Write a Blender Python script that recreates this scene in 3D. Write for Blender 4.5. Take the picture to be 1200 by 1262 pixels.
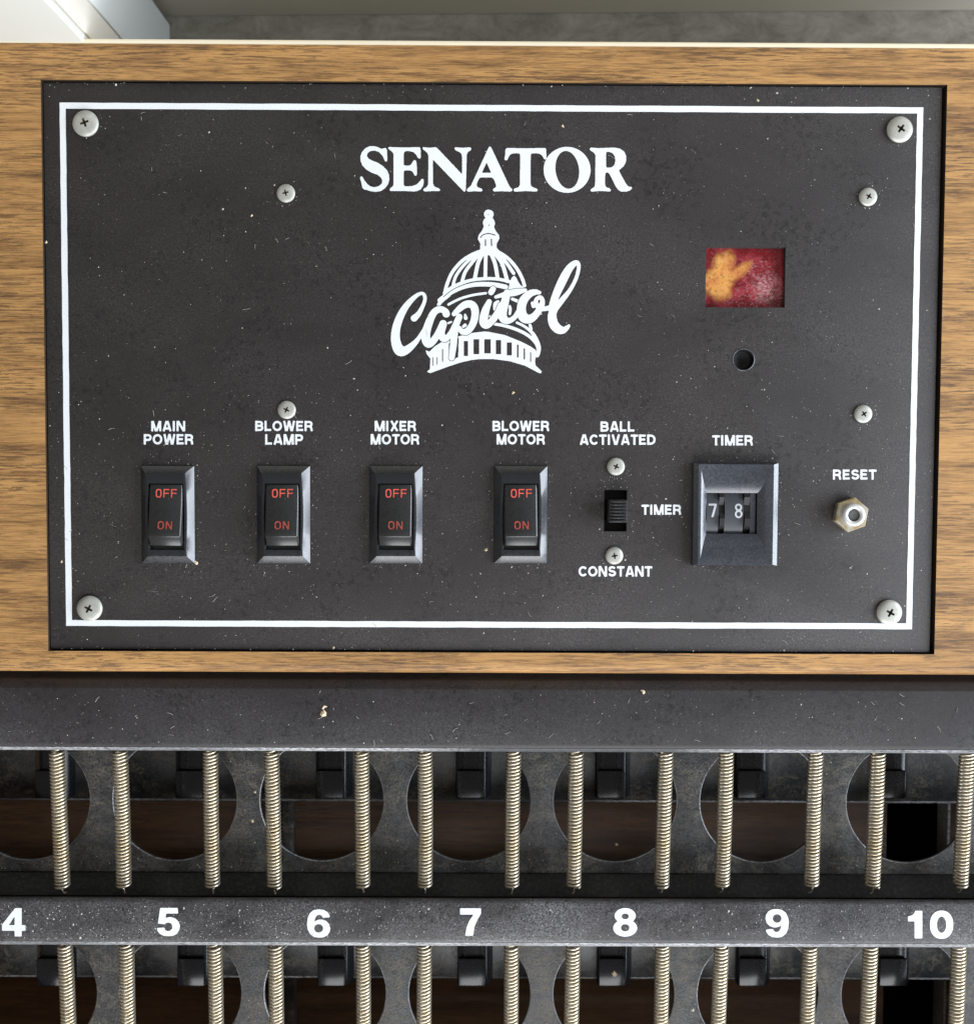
import bpy, bmesh, math, random
import numpy as np
from mathutils import Vector, Matrix

random.seed(7)
rng = np.random.default_rng(7)
S = 0.001                                   # everything below is written in millimetres
for o in list(bpy.data.objects):
    bpy.data.objects.remove(o)
scene = bpy.context.scene
COL = scene.collection

# ------------------------------------------------------------------ camera
FPX, CX, CY = 1275.0, 600.0, 631.0          # lens in photograph pixels (1200 x 1262)
RV = (0.0419, -0.0029, 0.0045)
TV = np.array([1.4765, -41.2854, 302.4931])


def rot(r):
    a, b, c = r
    ca, sa, cb, sb, cc, sc = math.cos(a), math.sin(a), math.cos(b), math.sin(b), math.cos(c), math.sin(c)
    return (np.array([[1, 0, 0], [0, ca, -sa], [0, sa, ca]]) @ np.array([[cb, 0, sb], [0, 1, 0], [-sb, 0, cb]])
            @ np.array([[cc, -sc, 0], [sc, cc, 0], [0, 0, 1]]))


FLIP = np.diag([1.0, -1.0, -1.0])
RW = FLIP @ rot(RV) @ FLIP                  # world -> camera
TW = FLIP @ TV
CAMLOC = -RW.T @ TW                         # mm
cam_data = bpy.data.cameras.new("camera")
cam = bpy.data.objects.new("camera", cam_data)
COL.objects.link(cam)
m4 = Matrix([list(r) + [0] for r in RW.T] + [[0, 0, 0, 1]])
m4.translation = Vector(CAMLOC * S)
cam.matrix_world = m4
cam_data.sensor_fit = 'HORIZONTAL'
cam_data.sensor_width = 36
cam_data.lens = FPX / 1200 * 36
cam_data.clip_start = 0.01
cam_data.clip_end = 50
cam_data.dof.use_dof = True
cam_data.dof.focus_distance = 0.306
cam_data.dof.aperture_fstop = 14
scene.camera = cam

# ------------------------------------------------------------------ light
world = bpy.data.worlds.new("World")
scene.world = world
world.use_nodes = True
bg = world.node_tree.nodes["Background"]
bg.inputs[0].default_value = (1.0, 0.965, 0.91, 1)
bg.inputs[1].default_value = 0.23


def area(name, loc, target, w, h, power, col):
    d = bpy.data.lights.new(name, 'AREA')
    d.shape = 'RECTANGLE'
    d.size, d.size_y, d.energy, d.color = w, h, power, col
    o = bpy.data.objects.new(name, d)
    COL.objects.link(o)
    o.location = loc
    o.rotation_euler = (Vector(target) - Vector(loc)).to_track_quat('-Z', 'Y').to_euler()
    return o


area("window_light", (1.0, -0.16, 0.36), (0, -0.02, 0.08), 1.3, 0.62, 32, (0.82, 0.90, 1.0))
area("room_window_light", (0.12, -1.1, 0.60), (0, -0.05, 0.05), 1.0, 0.85, 19, (0.95, 0.97, 1.0))
scene.view_settings.view_transform = 'Standard'
scene.view_settings.look = 'None'
scene.view_settings.gamma = 1.0
scene.view_settings.exposure = 0.0
scene.render.engine = 'CYCLES'
scene.cycles.use_denoising = True


def at(px, py, z):
    """photograph pixel -> point (mm) on the horizontal plane at height z (mm)"""
    d = RW.T @ np.array([(px - CX) / FPX, -(py - CY) / FPX, -1.0])
    t = (z - CAMLOC[2]) / d[2]
    p = CAMLOC + d * t
    return Vector((p[0], p[1], z))


def Y(py, z, px=600):
    return at(px, py, z).y


def X(px, z, py=631):
    return at(px, py, z).x


MMPX = 0.238


# ------------------------------------------------------------------ node helpers
class NT:
    def __init__(s, name):
        s.m = bpy.data.materials.new(name)
        s.m.use_nodes = True
        s.t = s.m.node_tree
        s.b = s.t.nodes["Principled BSDF"]
        tc = s.t.nodes.new("ShaderNodeTexCoord")
        s.co = tc.outputs["Object"]

    def link(s, a, b):
        s.t.links.new(a, b)

    def setv(s, sock, v):
        if isinstance(v, bpy.types.NodeSocket):
            s.link(v, sock)
        else:
            sock.default_value = v

    def mapping(s, scale, loc=(0, 0, 0), rotz=0.0, src=None):
        n = s.t.nodes.new("ShaderNodeMapping")
        n.inputs["Scale"].default_value = [c / S for c in scale]
        n.inputs["Location"].default_value = loc
        n.inputs["Rotation"].default_value = (0, 0, rotz)
        s.link(src or s.co, n.inputs["Vector"])
        return n.outputs[0]

    def noise(s, scale=(1, 1, 1), detail=4, rough=0.55, dist=0.0, loc=(0, 0, 0), rotz=0.0):
        n = s.t.nodes.new("ShaderNodeTexNoise")
        n.inputs["Scale"].default_value = 1
        n.inputs["Detail"].default_value = detail
        n.inputs["Roughness"].default_value = rough
        n.inputs["Distortion"].default_value = dist
        s.link(s.mapping(scale, loc, rotz), n.inputs["Vector"])
        return n.outputs["Fac"]

    def voronoi(s, scale, feature='F1', loc=(0, 0, 0), out="Distance", rand=1.0):
        n = s.t.nodes.new("ShaderNodeTexVoronoi")
        n.feature = feature
        n.inputs["Scale"].default_value = 1
        n.inputs["Randomness"].default_value = rand
        s.link(s.mapping(scale, loc), n.inputs["Vector"])
        return n.outputs[out]

    def ramp(s, fac, stops, interp='LINEAR'):
        n = s.t.nodes.new("ShaderNodeValToRGB")
        n.color_ramp.interpolation = interp
        e = n.color_ramp.elements
        while len(e) < len(stops):
            e.new(0.5)
        for i, (p, c) in enumerate(stops):
            e[i].position = p
            e[i].color = (c, c, c, 1) if not isinstance(c, tuple) else (*c, 1)
        s.link(fac, n.inputs[0])
        return n.outputs[0]

    def mix(s, fac, a, b, blend='MIX'):
        n = s.t.nodes.new("ShaderNodeMix")
        n.data_type = 'RGBA'
        n.blend_type = blend
        s.setv(n.inputs[0], fac)
        s.setv(n.inputs[6], (*a, 1) if isinstance(a, tuple) else a)
        s.setv(n.inputs[7], (*b, 1) if isinstance(b, tuple) else b)
        return n.outputs[2]

    def math(s, op, a, b=0.0):
        n = s.t.nodes.new("ShaderNodeMath")
        n.operation = op
        s.setv(n.inputs[0], a)
        s.setv(n.inputs[1], b)
        return n.outputs[0]

    def bump(s, h, strength=0.3, dist=0.1):
        n = s.t.nodes.new("ShaderNodeBump")
        n.inputs["Strength"].default_value = strength
        n.inputs["Distance"].default_value = dist * S
        s.link(h, n.inputs["Height"])
        s.link(n.outputs[0], s.b.inputs["Normal"])

    def set(s, col=None, rough=None, spec=None, metal=None, **kw):
        if col is not None:
            s.setv(s.b.inputs["Base Color"], (*col, 1) if isinstance(col, tuple) else col)
        if rough is not None:
            s.setv(s.b.inputs["Roughness"], rough)
        if spec is not None:
            s.setv(s.b.inputs["Specular IOR Level"], spec)
        if metal is not None:
            s.setv(s.b.inputs["Metallic"], metal)
        for k, v in kw.items():
            s.setv(s.b.inputs[k], v)
        return s.m


def m_painted(name, base, dark, dustcol, dust_lo, dust_hi, rough, seed, speck=0.5, grain=1.0, bumpk=0.25, spec=0.4):
    """black paint with mottled damp spots, fine dust film and scattered specks"""
    n = NT(name)
    big = n.noise((0.02, 0.03, 0.02), 4, 0.6, 0.4, (seed, seed * 2, 0))
    blot = n.noise((0.55, 0.55, 0.55), 3, 0.6, 0.6, (seed, 0, 0))
    blot = n.ramp(blot, [(0.50, 0.0), (0.62, 1.0)])
    patch = n.ramp(n.noise((0.05, 0.06, 0.05), 3, 0.5, 0, (seed + 4, 3, 0)), [(0.42, 0.15), (0.62, 1.0)])
    blot = n.math('MULTIPLY', blot, patch)
    col = n.mix(blot, base, dark)
    fine = n.noise((1.7, 1.7, 1.7), 3, 0.75, 0, (seed, 1, 0))
    layer = n.math('MULTIPLY', n.ramp(big, [(0.38, dust_lo), (0.68, dust_hi)]), n.ramp(fine, [(0.40, 0.05), (0.66, grain)]))
    col = n.mix(layer, col, dustcol)
    v = n.voronoi((1.05, 1.05, 1.05), loc=(seed, 0, 0))
    r = n.voronoi((1.05, 1.05, 1.05), loc=(seed, 0, 0), out="Color")
    sp = n.math('LESS_THAN', v, 0.11)
    keep = n.math('GREATER_THAN', r, 1.0 - 0.42 * speck)
    spk = n.math('MULTIPLY', n.math('MULTIPLY', sp, keep), 0.45)
    col = n.mix(spk, col, (0.32, 0.31, 0.29))
    hz = n.noise((2.2, 2.2, 2.2), 4, 0.65)
    n.bump(hz, bumpk, 0.12)
    rr = n.ramp(blot, [(0.0, rough), (1.0, rough - 0.08)])
    return n.set(col, rr, spec)


M = {}
M['panel'] = m_painted('panel_black', (0.0305, 0.0262, 0.0252), (0.0175, 0.0155, 0.015), (0.112, 0.102, 0.099), 0.05, 0.36, 0.60, 1.0, 0.7, 1.35, 0.4, 0.28)
M['rail'] = m_painted('rail_black', (0.031, 0.0272, 0.0275), (0.017, 0.0155, 0.016), (0.13, 0.126, 0.128), 0.06, 0.36, 0.50, 8.0, 0.55, 1.1, 0.3, 0.35)
M['number_rail'] = m_painted('number_rail_black', (0.034, 0.0305, 0.0315), (0.014, 0.013, 0.014), (0.25, 0.245, 0.25), 0.0, 0.60, 0.38, 15.0, 1.3, 1.3, 0.9)
M['plastic'] = m_painted('switch_plastic', (0.011, 0.012, 0.015), (0.009, 0.009, 0.011), (0.06, 0.062, 0.07), 0.02, 0.14, 0.29, 3.0, 0.3, 1.0, 0.03, 0.8)
M['rocker'] = m_painted('rocker_plastic', (0.020, 0.020, 0.020), (0.015, 0.015, 0.015), (0.06, 0.06, 0.06), 0.02, 0.22, 0.30, 5.0, 0.3, 1.0, 0.08, 0.6)
M['timer'] = m_painted('timer_plastic', (0.034, 0.038, 0.047), (0.026, 0.03, 0.036), (0.16, 0.165, 0.18), 0.08, 0.45, 0.25, 6.0, 0.5, 1.0, 0.15, 0.8)


def m_plate(name, seed, k=1.0):
    n = NT(name)
    blot = n.ramp(n.noise((0.35, 0.35, 0.35), 5, 0.7, 0.5, (seed, 0, 0)), [(0.42, 0.0), (0.66, 1.0)])
    col = n.mix(blot, (0.009, 0.0085, 0.009), (0.038 * k, 0.039 * k, 0.041 * k))
    crud = n.noise((0.09, 0.14, 0.1), 5, 0.75, 0.7, (seed, 4, 0))
    crud = n.math('MULTIPLY', n.ramp(crud, [(0.47, 0.0), (0.62, 1.0)]), n.ramp(n.noise((1.3, 1.3, 1.3), 3, 0.75), [(0.42, 0.0), (0.62, 0.85)]))
    col = n.mix(crud, col, (0.15, 0.125, 0.085))
    v = n.math('LESS_THAN', n.voronoi((1.2, 1.2, 1.2), loc=(seed, 2, 0)), 0.10)
    gr = n.ramp(n.noise((1.5, 1.5, 1.5), 2, 0.8, 0, (seed, 9, 0)), [(0.44, 0.0), (0.66, 1.0)])
    col = n.mix(n.math('MULTIPLY', gr, 0.5 * k), col, (0.11, 0.108, 0.106))
    col = n.mix(n.math('MULTIPLY', v, 0.5), col, (0.34, 0.33, 0.31))
    n.bump(n.noise((1.5, 1.5, 1.5), 4, 0.7), 0.7, 0.14)
    return n.set(col, n.ramp(crud, [(0, 0.36), (1, 0.85)]), 0.6)


M['plate'] = m_plate('perforated_plate_paint', 2.0)
M['back_rail'] = m_plate('back_rail_dirty_paint', 31.0, 0.55)

n = NT('print_white')
ch = n.ramp(n.noise((1.6, 1.6, 1.6), 4, 0.7), [(0.3, 0.0), (0.5, 1.0)])
M['white'] = n.set(n.mix(ch, (0.66, 0.70, 0.73), (0.76, 0.785, 0.80)), 0.5, 0.3)
n = NT('print_red')
ch = n.ramp(n.noise((3.0, 3.0, 3.0), 3, 0.7), [(0.3, 0.0), (0.55, 1.0)])
M['red'] = n.set(n.mix(ch, (0.45, 0.06, 0.04), (0.72, 0.12, 0.09)), 0.5, 0.3)
n = NT('print_red_dark')  # darker red, used for the ON lettering
ch = n.ramp(n.noise((2.0, 2.0, 2.0), 3, 0.7), [(0.35, 0.0), (0.6, 1.0)])
M['red_dim'] = n.set(n.mix(ch, (0.25, 0.045, 0.03), (0.50, 0.10, 0.07)), 0.6, 0.2)
n = NT('wheel_print')
M['digit'] = n.set((0.50, 0.51, 0.52), 0.5, 0.3)
n = NT('worn_bright_edge')
w = n.noise((0.7, 2.0, 2.0), 4, 0.75)
lowf = n.ramp(n.noise((0.011, 0.01, 0.01), 2, 0.5, 0, (3.1, 0, 0)), [(0.40, 0.1), (0.58, 1.0)])
col = n.mix(n.math('MULTIPLY', lowf, n.ramp(w, [(0.36, 0.0), (0.60, 1.0)])), (0.05, 0.05, 0.055), (0.50, 0.50, 0.51))
M['edge'] = n.set(col, 0.5, 0.4)

n = NT('screw_nickel')
d = n.noise((0.9, 0.9, 0.9), 4, 0.6)
col = n.mix(n.ramp(d, [(0.35, 0.0), (0.7, 1.0)]), (0.50, 0.495, 0.45), (0.33, 0.325, 0.285))
M['nickel'] = n.set(col, n.ramp(d, [(0.3, 0.42), (0.7, 0.58)]), 0.5, 0.35)
n = NT('nut_brass')
d = n.noise((0.35, 0.35, 0.35), 3, 0.6)
M['brass'] = n.set(n.mix(n.ramp(d, [(0.4, 0.0), (0.62, 1.0)]), (0.72, 0.68, 0.56), (0.55, 0.40, 0.20)), 0.33, 0.5, 0.7)
M['screw_pit'] = NT('screw_recess_grime').set((0.075, 0.058, 0.035), 0.8, 0.2)
n = NT('collar_white_metal')
M['collar'] = n.set((0.68, 0.68, 0.66), 0.35, 0.5, 0.35)
n = NT('plunger_grey')
M['plunger'] = n.set((0.10, 0.10, 0.095), 0.4, 0.4)
n = NT('spring_wire')
d = n.noise((0.25, 0.12, 0.25), 4, 0.6)
col = n.mix(n.ramp(d, [(0.38, 0.0), (0.66, 1.0)]), (0.64, 0.59, 0.49), (0.52, 0.43, 0.28))
M['spring'] = n.set(col, 0.38, 0.5, 0.85)
n = NT('flange_paint')
M['flange'] = n.set(n.mix(n.ramp(n.noise((0.8, 0.8, 0.8), 4, 0.7), [(0.45, 0), (0.75, 1)]), (0.007, 0.007, 0.006), (0.024, 0.022, 0.019)), 0.75, 0.12)
M['black'] = NT('black_plastic').set((0.012, 0.012, 0.013), 0.45, 0.4)
M['void'] = NT('dark_cavity').set((0.006, 0.006, 0.006), 0.8, 0.1)
n = NT('sensor_block_plastic')
d = n.noise((1.4, 1.4, 1.4), 3, 0.7)
M['block'] = n.set(n.mix(n.ramp(d, [(0.45, 0), (0.8, 1)]), (0.006, 0.006, 0.008), (0.02, 0.021, 0.025)), 0.2, 0.4)


def m_wood(name, light, mid, dark, rough, seed, coat=0.0):
    n = NT(name)
    warp = n.noise((0.008, 0.05, 0.03), 3, 0.5, 0.0, (seed, seed, 0))
    sep = n.t.nodes.new("ShaderNodeSeparateXYZ")
    n.link(n.mapping((1, 1, 1)), sep.inputs[0])
    ring = n.math('SINE', n.math('ADD', n.math('MULTIPLY', sep.outputs[1], 0.42), n.math('MULTIPLY', warp, 22.0)))
    ring = n.math('ADD', n.math('MULTIPLY', ring, 0.5), 0.5)
    broad = n.noise((0.016, 0.16, 0.1), 4, 0.6, 0.4, (seed, 3, 0))
    streak = n.noise((0.035, 0.62, 0.6), 5, 0.7, 0.3, (seed, 5, 0))
    fib = n.noise((0.13, 2.0, 1.2), 5, 0.8, 0.2, (seed, 7, 0))
    pore = n.noise((0.11, 1.75, 1.0), 4, 0.7, 0.2, (seed, 11, 0))
    tone = n.math('ADD', n.math('MULTIPLY', broad, 0.34), n.math('MULTIPLY', ring, 0.05))
    tone = n.math('ADD', tone, n.math('MULTIPLY', streak, 0.36))
    tone = n.math('ADD', tone, n.math('MULTIPLY', fib, 0.30))
    col = n.ramp(tone, [(0.40, dark), (0.475, mid), (0.55, light), (0.68, tuple(min(1, c * 1.3) for c in light))])
    region = n.ramp(n.noise((0.013, 0.085, 0.05), 5, 0.65, 0.9, (seed, 21, 0)), [(0.40, 0.22), (0.58, 1.0)])
    pr = n.math('MULTIPLY', n.ramp(pore, [(0.51, 0.0), (0.555, 1.0)]), region)
    col = n.mix(n.math('MULTIPLY', pr, 0.74), col, dark)
    blob = n.ramp(n.noise((0.03, 0.20, 0.1), 4, 0.65, 0.7, (seed, 31, 0)), [(0.55, 0.0), (0.68, 1.0)])
    fl = n.ramp(fib, [(0.36, 1.0), (0.60, 0.3)])
    col = n.mix(n.math('MULTIPLY', n.math('MULTIPLY', blob, fl), 0.55), col, dark)
    n.bump(n.math('SUBTRACT', fib, n.math('MULTIPLY', pr, 0.8)), 0.4, 0.10)
    return n.set(col, rough, 0.35)


M['wood'] = m_wood('oak_laminate', (0.415, 0.222, 0.077), (0.265, 0.135, 0.047), (0.080, 0.043, 0.021), 0.55, 1.0)
M['base_wood'] = m_wood('dark_walnut_board', (0.075, 0.038, 0.018), (0.05, 0.025, 0.012), (0.03, 0.014, 0.008), 0.42, 9.0)
n = NT('cream_edge_band')
M['cream'] = n.set(n.mix(n.noise((0.05, 2, 2), 3), (0.90, 0.82, 0.64), (0.82, 0.70, 0.50)), 0.6, 0.3)
M['routed'] = NT('routed_dark_edge').set((0.03, 0.02, 0.012), 0.8, 0.2)
n = NT('raw_board_edge')
M['raw'] = n.set(n.mix(n.noise((1, 1, 1), 4), (0.42, 0.36, 0.28), (0.25, 0.2, 0.15)), 0.8, 0.2)
n = NT('concrete_floor')
c1 = n.noise((0.07, 0.10, 0.03), 6, 0.75, 0.5)
M['floor'] = n.set(n.mix(n.ramp(c1, [(0.35, 0), (0.68, 1)]), (0.19, 0.175, 0.145), (0.38, 0.355, 0.30)), 0.85, 0.2)
n = NT('grey_wall_paint')
M['wall'] = n.set(n.mix(n.noise((0.01, 0.01, 0.03), 4), (0.52, 0.495, 0.42), (0.60, 0.57, 0.49)), 0.8, 0.2)
n = NT('pale_board_paint')
M['pale'] = n.set(n.mix(n.noise((0.02, 0.02, 0.004), 3), (0.50, 0.49, 0.44), (0.54, 0.53, 0.48)), 0.55, 0.3)
n = NT('beige_batten_paint')
M['batten'] = n.set(n.mix(n.noise((0.02, 0.02, 0.01), 3), (0.50, 0.47, 0.41), (0.55, 0.52, 0.46)), 0.6, 0.3)
n = NT('cool_grey_board_paint')
M['cool'] = n.set(n.mix(n.noise((0.02, 0.02, 0.01), 3), (0.50, 0.52, 0.51), (0.56, 0.58, 0.57)), 0.6, 0.3)
n = NT('dust_pale')
M['dust'] = n.set(n.mix(n.noise((0.6, 0.6, 0.6), 2), (0.30, 0.29, 0.26), (0.58, 0.56, 0.52)), 0.9, 0.1)
n = NT('grit_brown')
M['grit'] = n.set(n.mix(n.noise((0.9, 0.9, 0.9), 2), (0.13, 0.10, 0.06), (0.28, 0.23, 0.15)), 0.9, 0.1)
n = NT('crumb_tan')
M['crumb'] = n.set(n.mix(n.noise((0.9, 0.9, 0.9), 2), (0.55, 0.40, 0.20), (0.72, 0.64, 0.50)), 0.9, 0.1)

def lens_mask(n, px, py, rx, ry, deg, ns, amp, z, soft):
    """soft-edged patch of wear or painted reflection: noise-broken ellipse centred on a point of the lens"""
    c_ = at(px, py, z)
    mp = n.t.nodes.new("ShaderNodeMapping")
    mp.vector_type = 'TEXTURE'
    mp.inputs["Location"].default_value = (c_.x * S, c_.y * S, c_.z * S)
    mp.inputs["Rotation"].default_value = (0, 0, math.radians(deg))
    mp.inputs["Scale"].default_value = (rx * MMPX * S, ry * MMPX * S, 1)
    n.link(n.co, mp.inputs[0])
    ln = n.t.nodes.new("ShaderNodeVectorMath")
    ln.operation = 'LENGTH'
    n.link(mp.outputs[0], ln.inputs[0])
    d_ = n.math('ADD', ln.outputs["Value"], n.math('MULTIPLY', n.math('SUBTRACT', ns, 0.5), amp))
    return n.ramp(d_, [(max(0, 0.62 - soft), 1.0), (0.62 + soft, 0.0)])


# red lens: dirty red, under a painted orange reflection
n = NT('red_lens')
geo = n.noise((0.16, 0.16, 0.16), 2, 0.4, 0.6, (2.2, 0.7, 0))
spots = n.ramp(n.voronoi((0.42, 0.42, 0.42), 'SMOOTH_F1', (1, 2, 0)), [(0.30, 1.0), (0.42, 0.0)])
col = n.mix(n.ramp(geo, [(0.40, 0.0), (0.62, 1.0)]), (0.17, 0.008, 0.013), (0.29, 0.030, 0.040))
col = n.mix(n.math('MULTIPLY', spots, 0.65), col, (0.11, 0.004, 0.006))
dst = n.ramp(n.noise((1.4, 1.4, 1.4), 4, 0.75, 0.3), [(0.50, 0.0), (0.75, 0.55)])
dreg = n.ramp(n.noise((0.12, 0.12, 0.12), 2, 0.5, 0, (5.3, 2, 0)), [(0.42, 0.15), (0.6, 1.0)])
col = n.mix(n.math('MULTIPLY', dst, dreg), col, (0.55, 0.46, 0.46))
n.bump(geo, 0.1, 0.3)
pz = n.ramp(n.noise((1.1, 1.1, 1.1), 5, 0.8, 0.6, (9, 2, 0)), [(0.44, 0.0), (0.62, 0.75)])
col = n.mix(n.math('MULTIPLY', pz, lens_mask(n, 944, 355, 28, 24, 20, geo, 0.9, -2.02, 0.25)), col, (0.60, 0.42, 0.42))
M['lens'] = n.set(col, 0.16, 0.5)
n = NT('orange_reflection')  # orange reflection put into colour, faded over the lens by alpha
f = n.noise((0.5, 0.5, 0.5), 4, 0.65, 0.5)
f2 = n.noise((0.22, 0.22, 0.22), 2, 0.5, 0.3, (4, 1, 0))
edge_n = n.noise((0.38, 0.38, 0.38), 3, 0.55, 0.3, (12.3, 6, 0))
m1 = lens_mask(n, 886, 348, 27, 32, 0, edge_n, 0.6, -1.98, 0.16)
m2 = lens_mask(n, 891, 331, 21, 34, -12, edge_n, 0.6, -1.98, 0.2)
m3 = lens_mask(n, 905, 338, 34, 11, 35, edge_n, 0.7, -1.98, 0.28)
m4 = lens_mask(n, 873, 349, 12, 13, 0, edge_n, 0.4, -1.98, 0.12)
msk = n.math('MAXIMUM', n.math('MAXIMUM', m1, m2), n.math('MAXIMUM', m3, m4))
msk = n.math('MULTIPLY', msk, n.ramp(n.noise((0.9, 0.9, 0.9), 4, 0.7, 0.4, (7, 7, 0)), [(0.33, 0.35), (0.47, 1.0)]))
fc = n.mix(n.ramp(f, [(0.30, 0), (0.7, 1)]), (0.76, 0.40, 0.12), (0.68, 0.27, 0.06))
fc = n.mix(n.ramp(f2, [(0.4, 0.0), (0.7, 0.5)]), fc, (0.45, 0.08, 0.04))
M['layer'] = n.set(fc, 0.25, 0.5, Alpha=n.math('MULTIPLY', msk, 0.88))
M['seg_grey'] = NT('wheel_plastic').set((0.055, 0.058, 0.066), 0.38, 0.4)


# ------------------------------------------------------------------ object helpers
def link(name, me, mat, parent=None, label=None, loc=None):
    o = bpy.data.objects.new(name, me)
    COL.objects.link(o)
    if mat is not None and len(me.materials) == 0:
        for k in (mat if isinstance(mat, (list, tuple)) else [mat]):
            me.materials.append(M[k] if isinstance(k, str) else k)
    if loc is not None:
        o.location = Vector(loc) * S
    if parent is not None:
        o.parent = parent
        o.matrix_parent_inverse = Matrix.Translation(parent_world(parent)).inverted()
    if label:
        o['label'] = label
    return o


def parent_world(o):
    v = Vector(o.location)
    p = o.parent
    if p is not None:
        v = v          # every location is written in world space, parents carry no rotation
    return v


def root(name, label, cat, loc, group=None):
    o = bpy.data.objects.new(name, None)
    o.empty_display_size = 0.01
    COL.objects.link(o)
    o.location = Vector(loc) * S
    o['label'] = label
    o['category'] = cat
    if group:
        o['group'] = group
    return o


def bm_mesh(bm, name, smooth=None):
    for v in bm.verts:
        v.co *= S
    me = bpy.data.meshes.new(name)
    bmesh.ops.recalc_face_normals(bm, faces=bm.faces)
    if smooth is not None:
        for f in bm.faces:
            f.smooth = True
        for e in bm.edges:
            e.smooth = len(e.link_faces) == 2 and e.calc_face_angle(0) < math.radians(smooth)
    bm.to_mesh(me)
    bm.free()
    return me


def box(bm, x0, x1, y0, y1, z0, z1, bev=0.0, seg=2):
    vs = [bm.verts.new((x, y, z)) for z in (z0, z1) for y in (y0, y1) for x in (x0, x1)]
    fs = [bm.faces.new([vs[i] for i in q]) for q in
          ((0, 2, 3, 1), (4, 5, 7, 6), (0, 1, 5, 4), (2, 6, 7, 3), (0, 4, 6, 2), (1, 3, 7, 5))]
    if bev > 0:
        es = list({e for f in fs for e in f.edges})
        bmesh.ops.bevel(bm, geom=es, offset=bev, segments=seg, affect='EDGES', profile=0.5)
    return bm


def box_me(name, *a, **k):
    return bm_mesh(box(bmesh.new(), *a, **k), name, 40)


def extrude_x(name, prof, x0, x1, nx=1, smooth=35, wob=0.0):
    """closed (y,z) profile extruded along x"""
    bm = bmesh.new()
    rows = []
    for i in range(nx + 1):
        x = x0 + (x1 - x0) * i / nx
        rows.append([bm.verts.new((x, y + random.uniform(-wob, wob), z)) for y, z in prof])
    k = len(prof)
    for a, b in zip(rows, rows[1:]):
        for j in range(k):
            bm.faces.new((a[j], a[(j + 1) % k], b[(j + 1) % k], b[j]))
    bm.faces.new(rows[0])
    bm.faces.new(rows[-1][::-1])
    return bm_mesh(bm, name, smooth)


def lathe(bm, prof, seg=32, cap=True):
    rings = []
    for r, z in prof:
        if r < 1e-6:
            rings.append([bm.verts.new((0, 0, z))])
        else:
            rings.append([bm.verts.new((r * math.cos(2 * math.pi * i / seg), r * math.sin(2 * math.pi * i / seg), z)) for i in range(seg)])
    for a, b in zip(rings, rings[1:]):
        for i in range(seg):
            j = (i + 1) % seg
            if len(a) == 1:
                bm.faces.new((a[0], b[i], b[j]))
            elif len(b) == 1:
                bm.faces.new((a[i], a[j], b[0]))
            else:
                bm.faces.new((a[i], a[j], b[j], b[i]))
    return bm


def cut(me, cutters, name):
    """boolean difference, evaluated and baked into a new mesh"""
    o = bpy.data.objects.new('tmp', me)
    COL.objects.link(o)
    tmp = []
    for c in cutters:
        oc = bpy.data.objects.new('tmpc', c)
        COL.objects.link(oc)
        tmp.append(oc)
        md = o.modifiers.new('b', 'BOOLEAN')
        md.object = oc
        md.operation = 'DIFFERENCE'
        md.solver = 'EXACT'
    dg = bpy.context.evaluated_depsgraph_get()
    dg.update()
    res = bpy.data.meshes.new_from_object(o.evaluated_get(dg))
    res.name = name
    for t in tmp + [o]:
        bpy.data.objects.remove(t)
    return res


# ------------------------------------------------------------------ flat print: shapes -> coverage grid -> outlines
def smooth(pts, k=4):
    """Catmull-Rom through (x, y, halfwidth)"""
    P = [np.array(p, float) for p in pts]
    P = [2 * P[0] - P[1]] + P + [2 * P[-1] - P[-2]]
    out = []
    for i in range(1, len(P) - 2):
        a, b, c, d = P[i - 1], P[i], P[i + 1], P[i + 2]
        for j in range(k):
            t = j / k
            out.append(0.5 * (2 * b + (c - a) * t + (2 * a - 5 * b + 4 * c - d) * t * t + (3 * b - a - 3 * c + d) * t ** 3))
    out.append(P[-2])
    return [tuple(q) for q in out]


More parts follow.
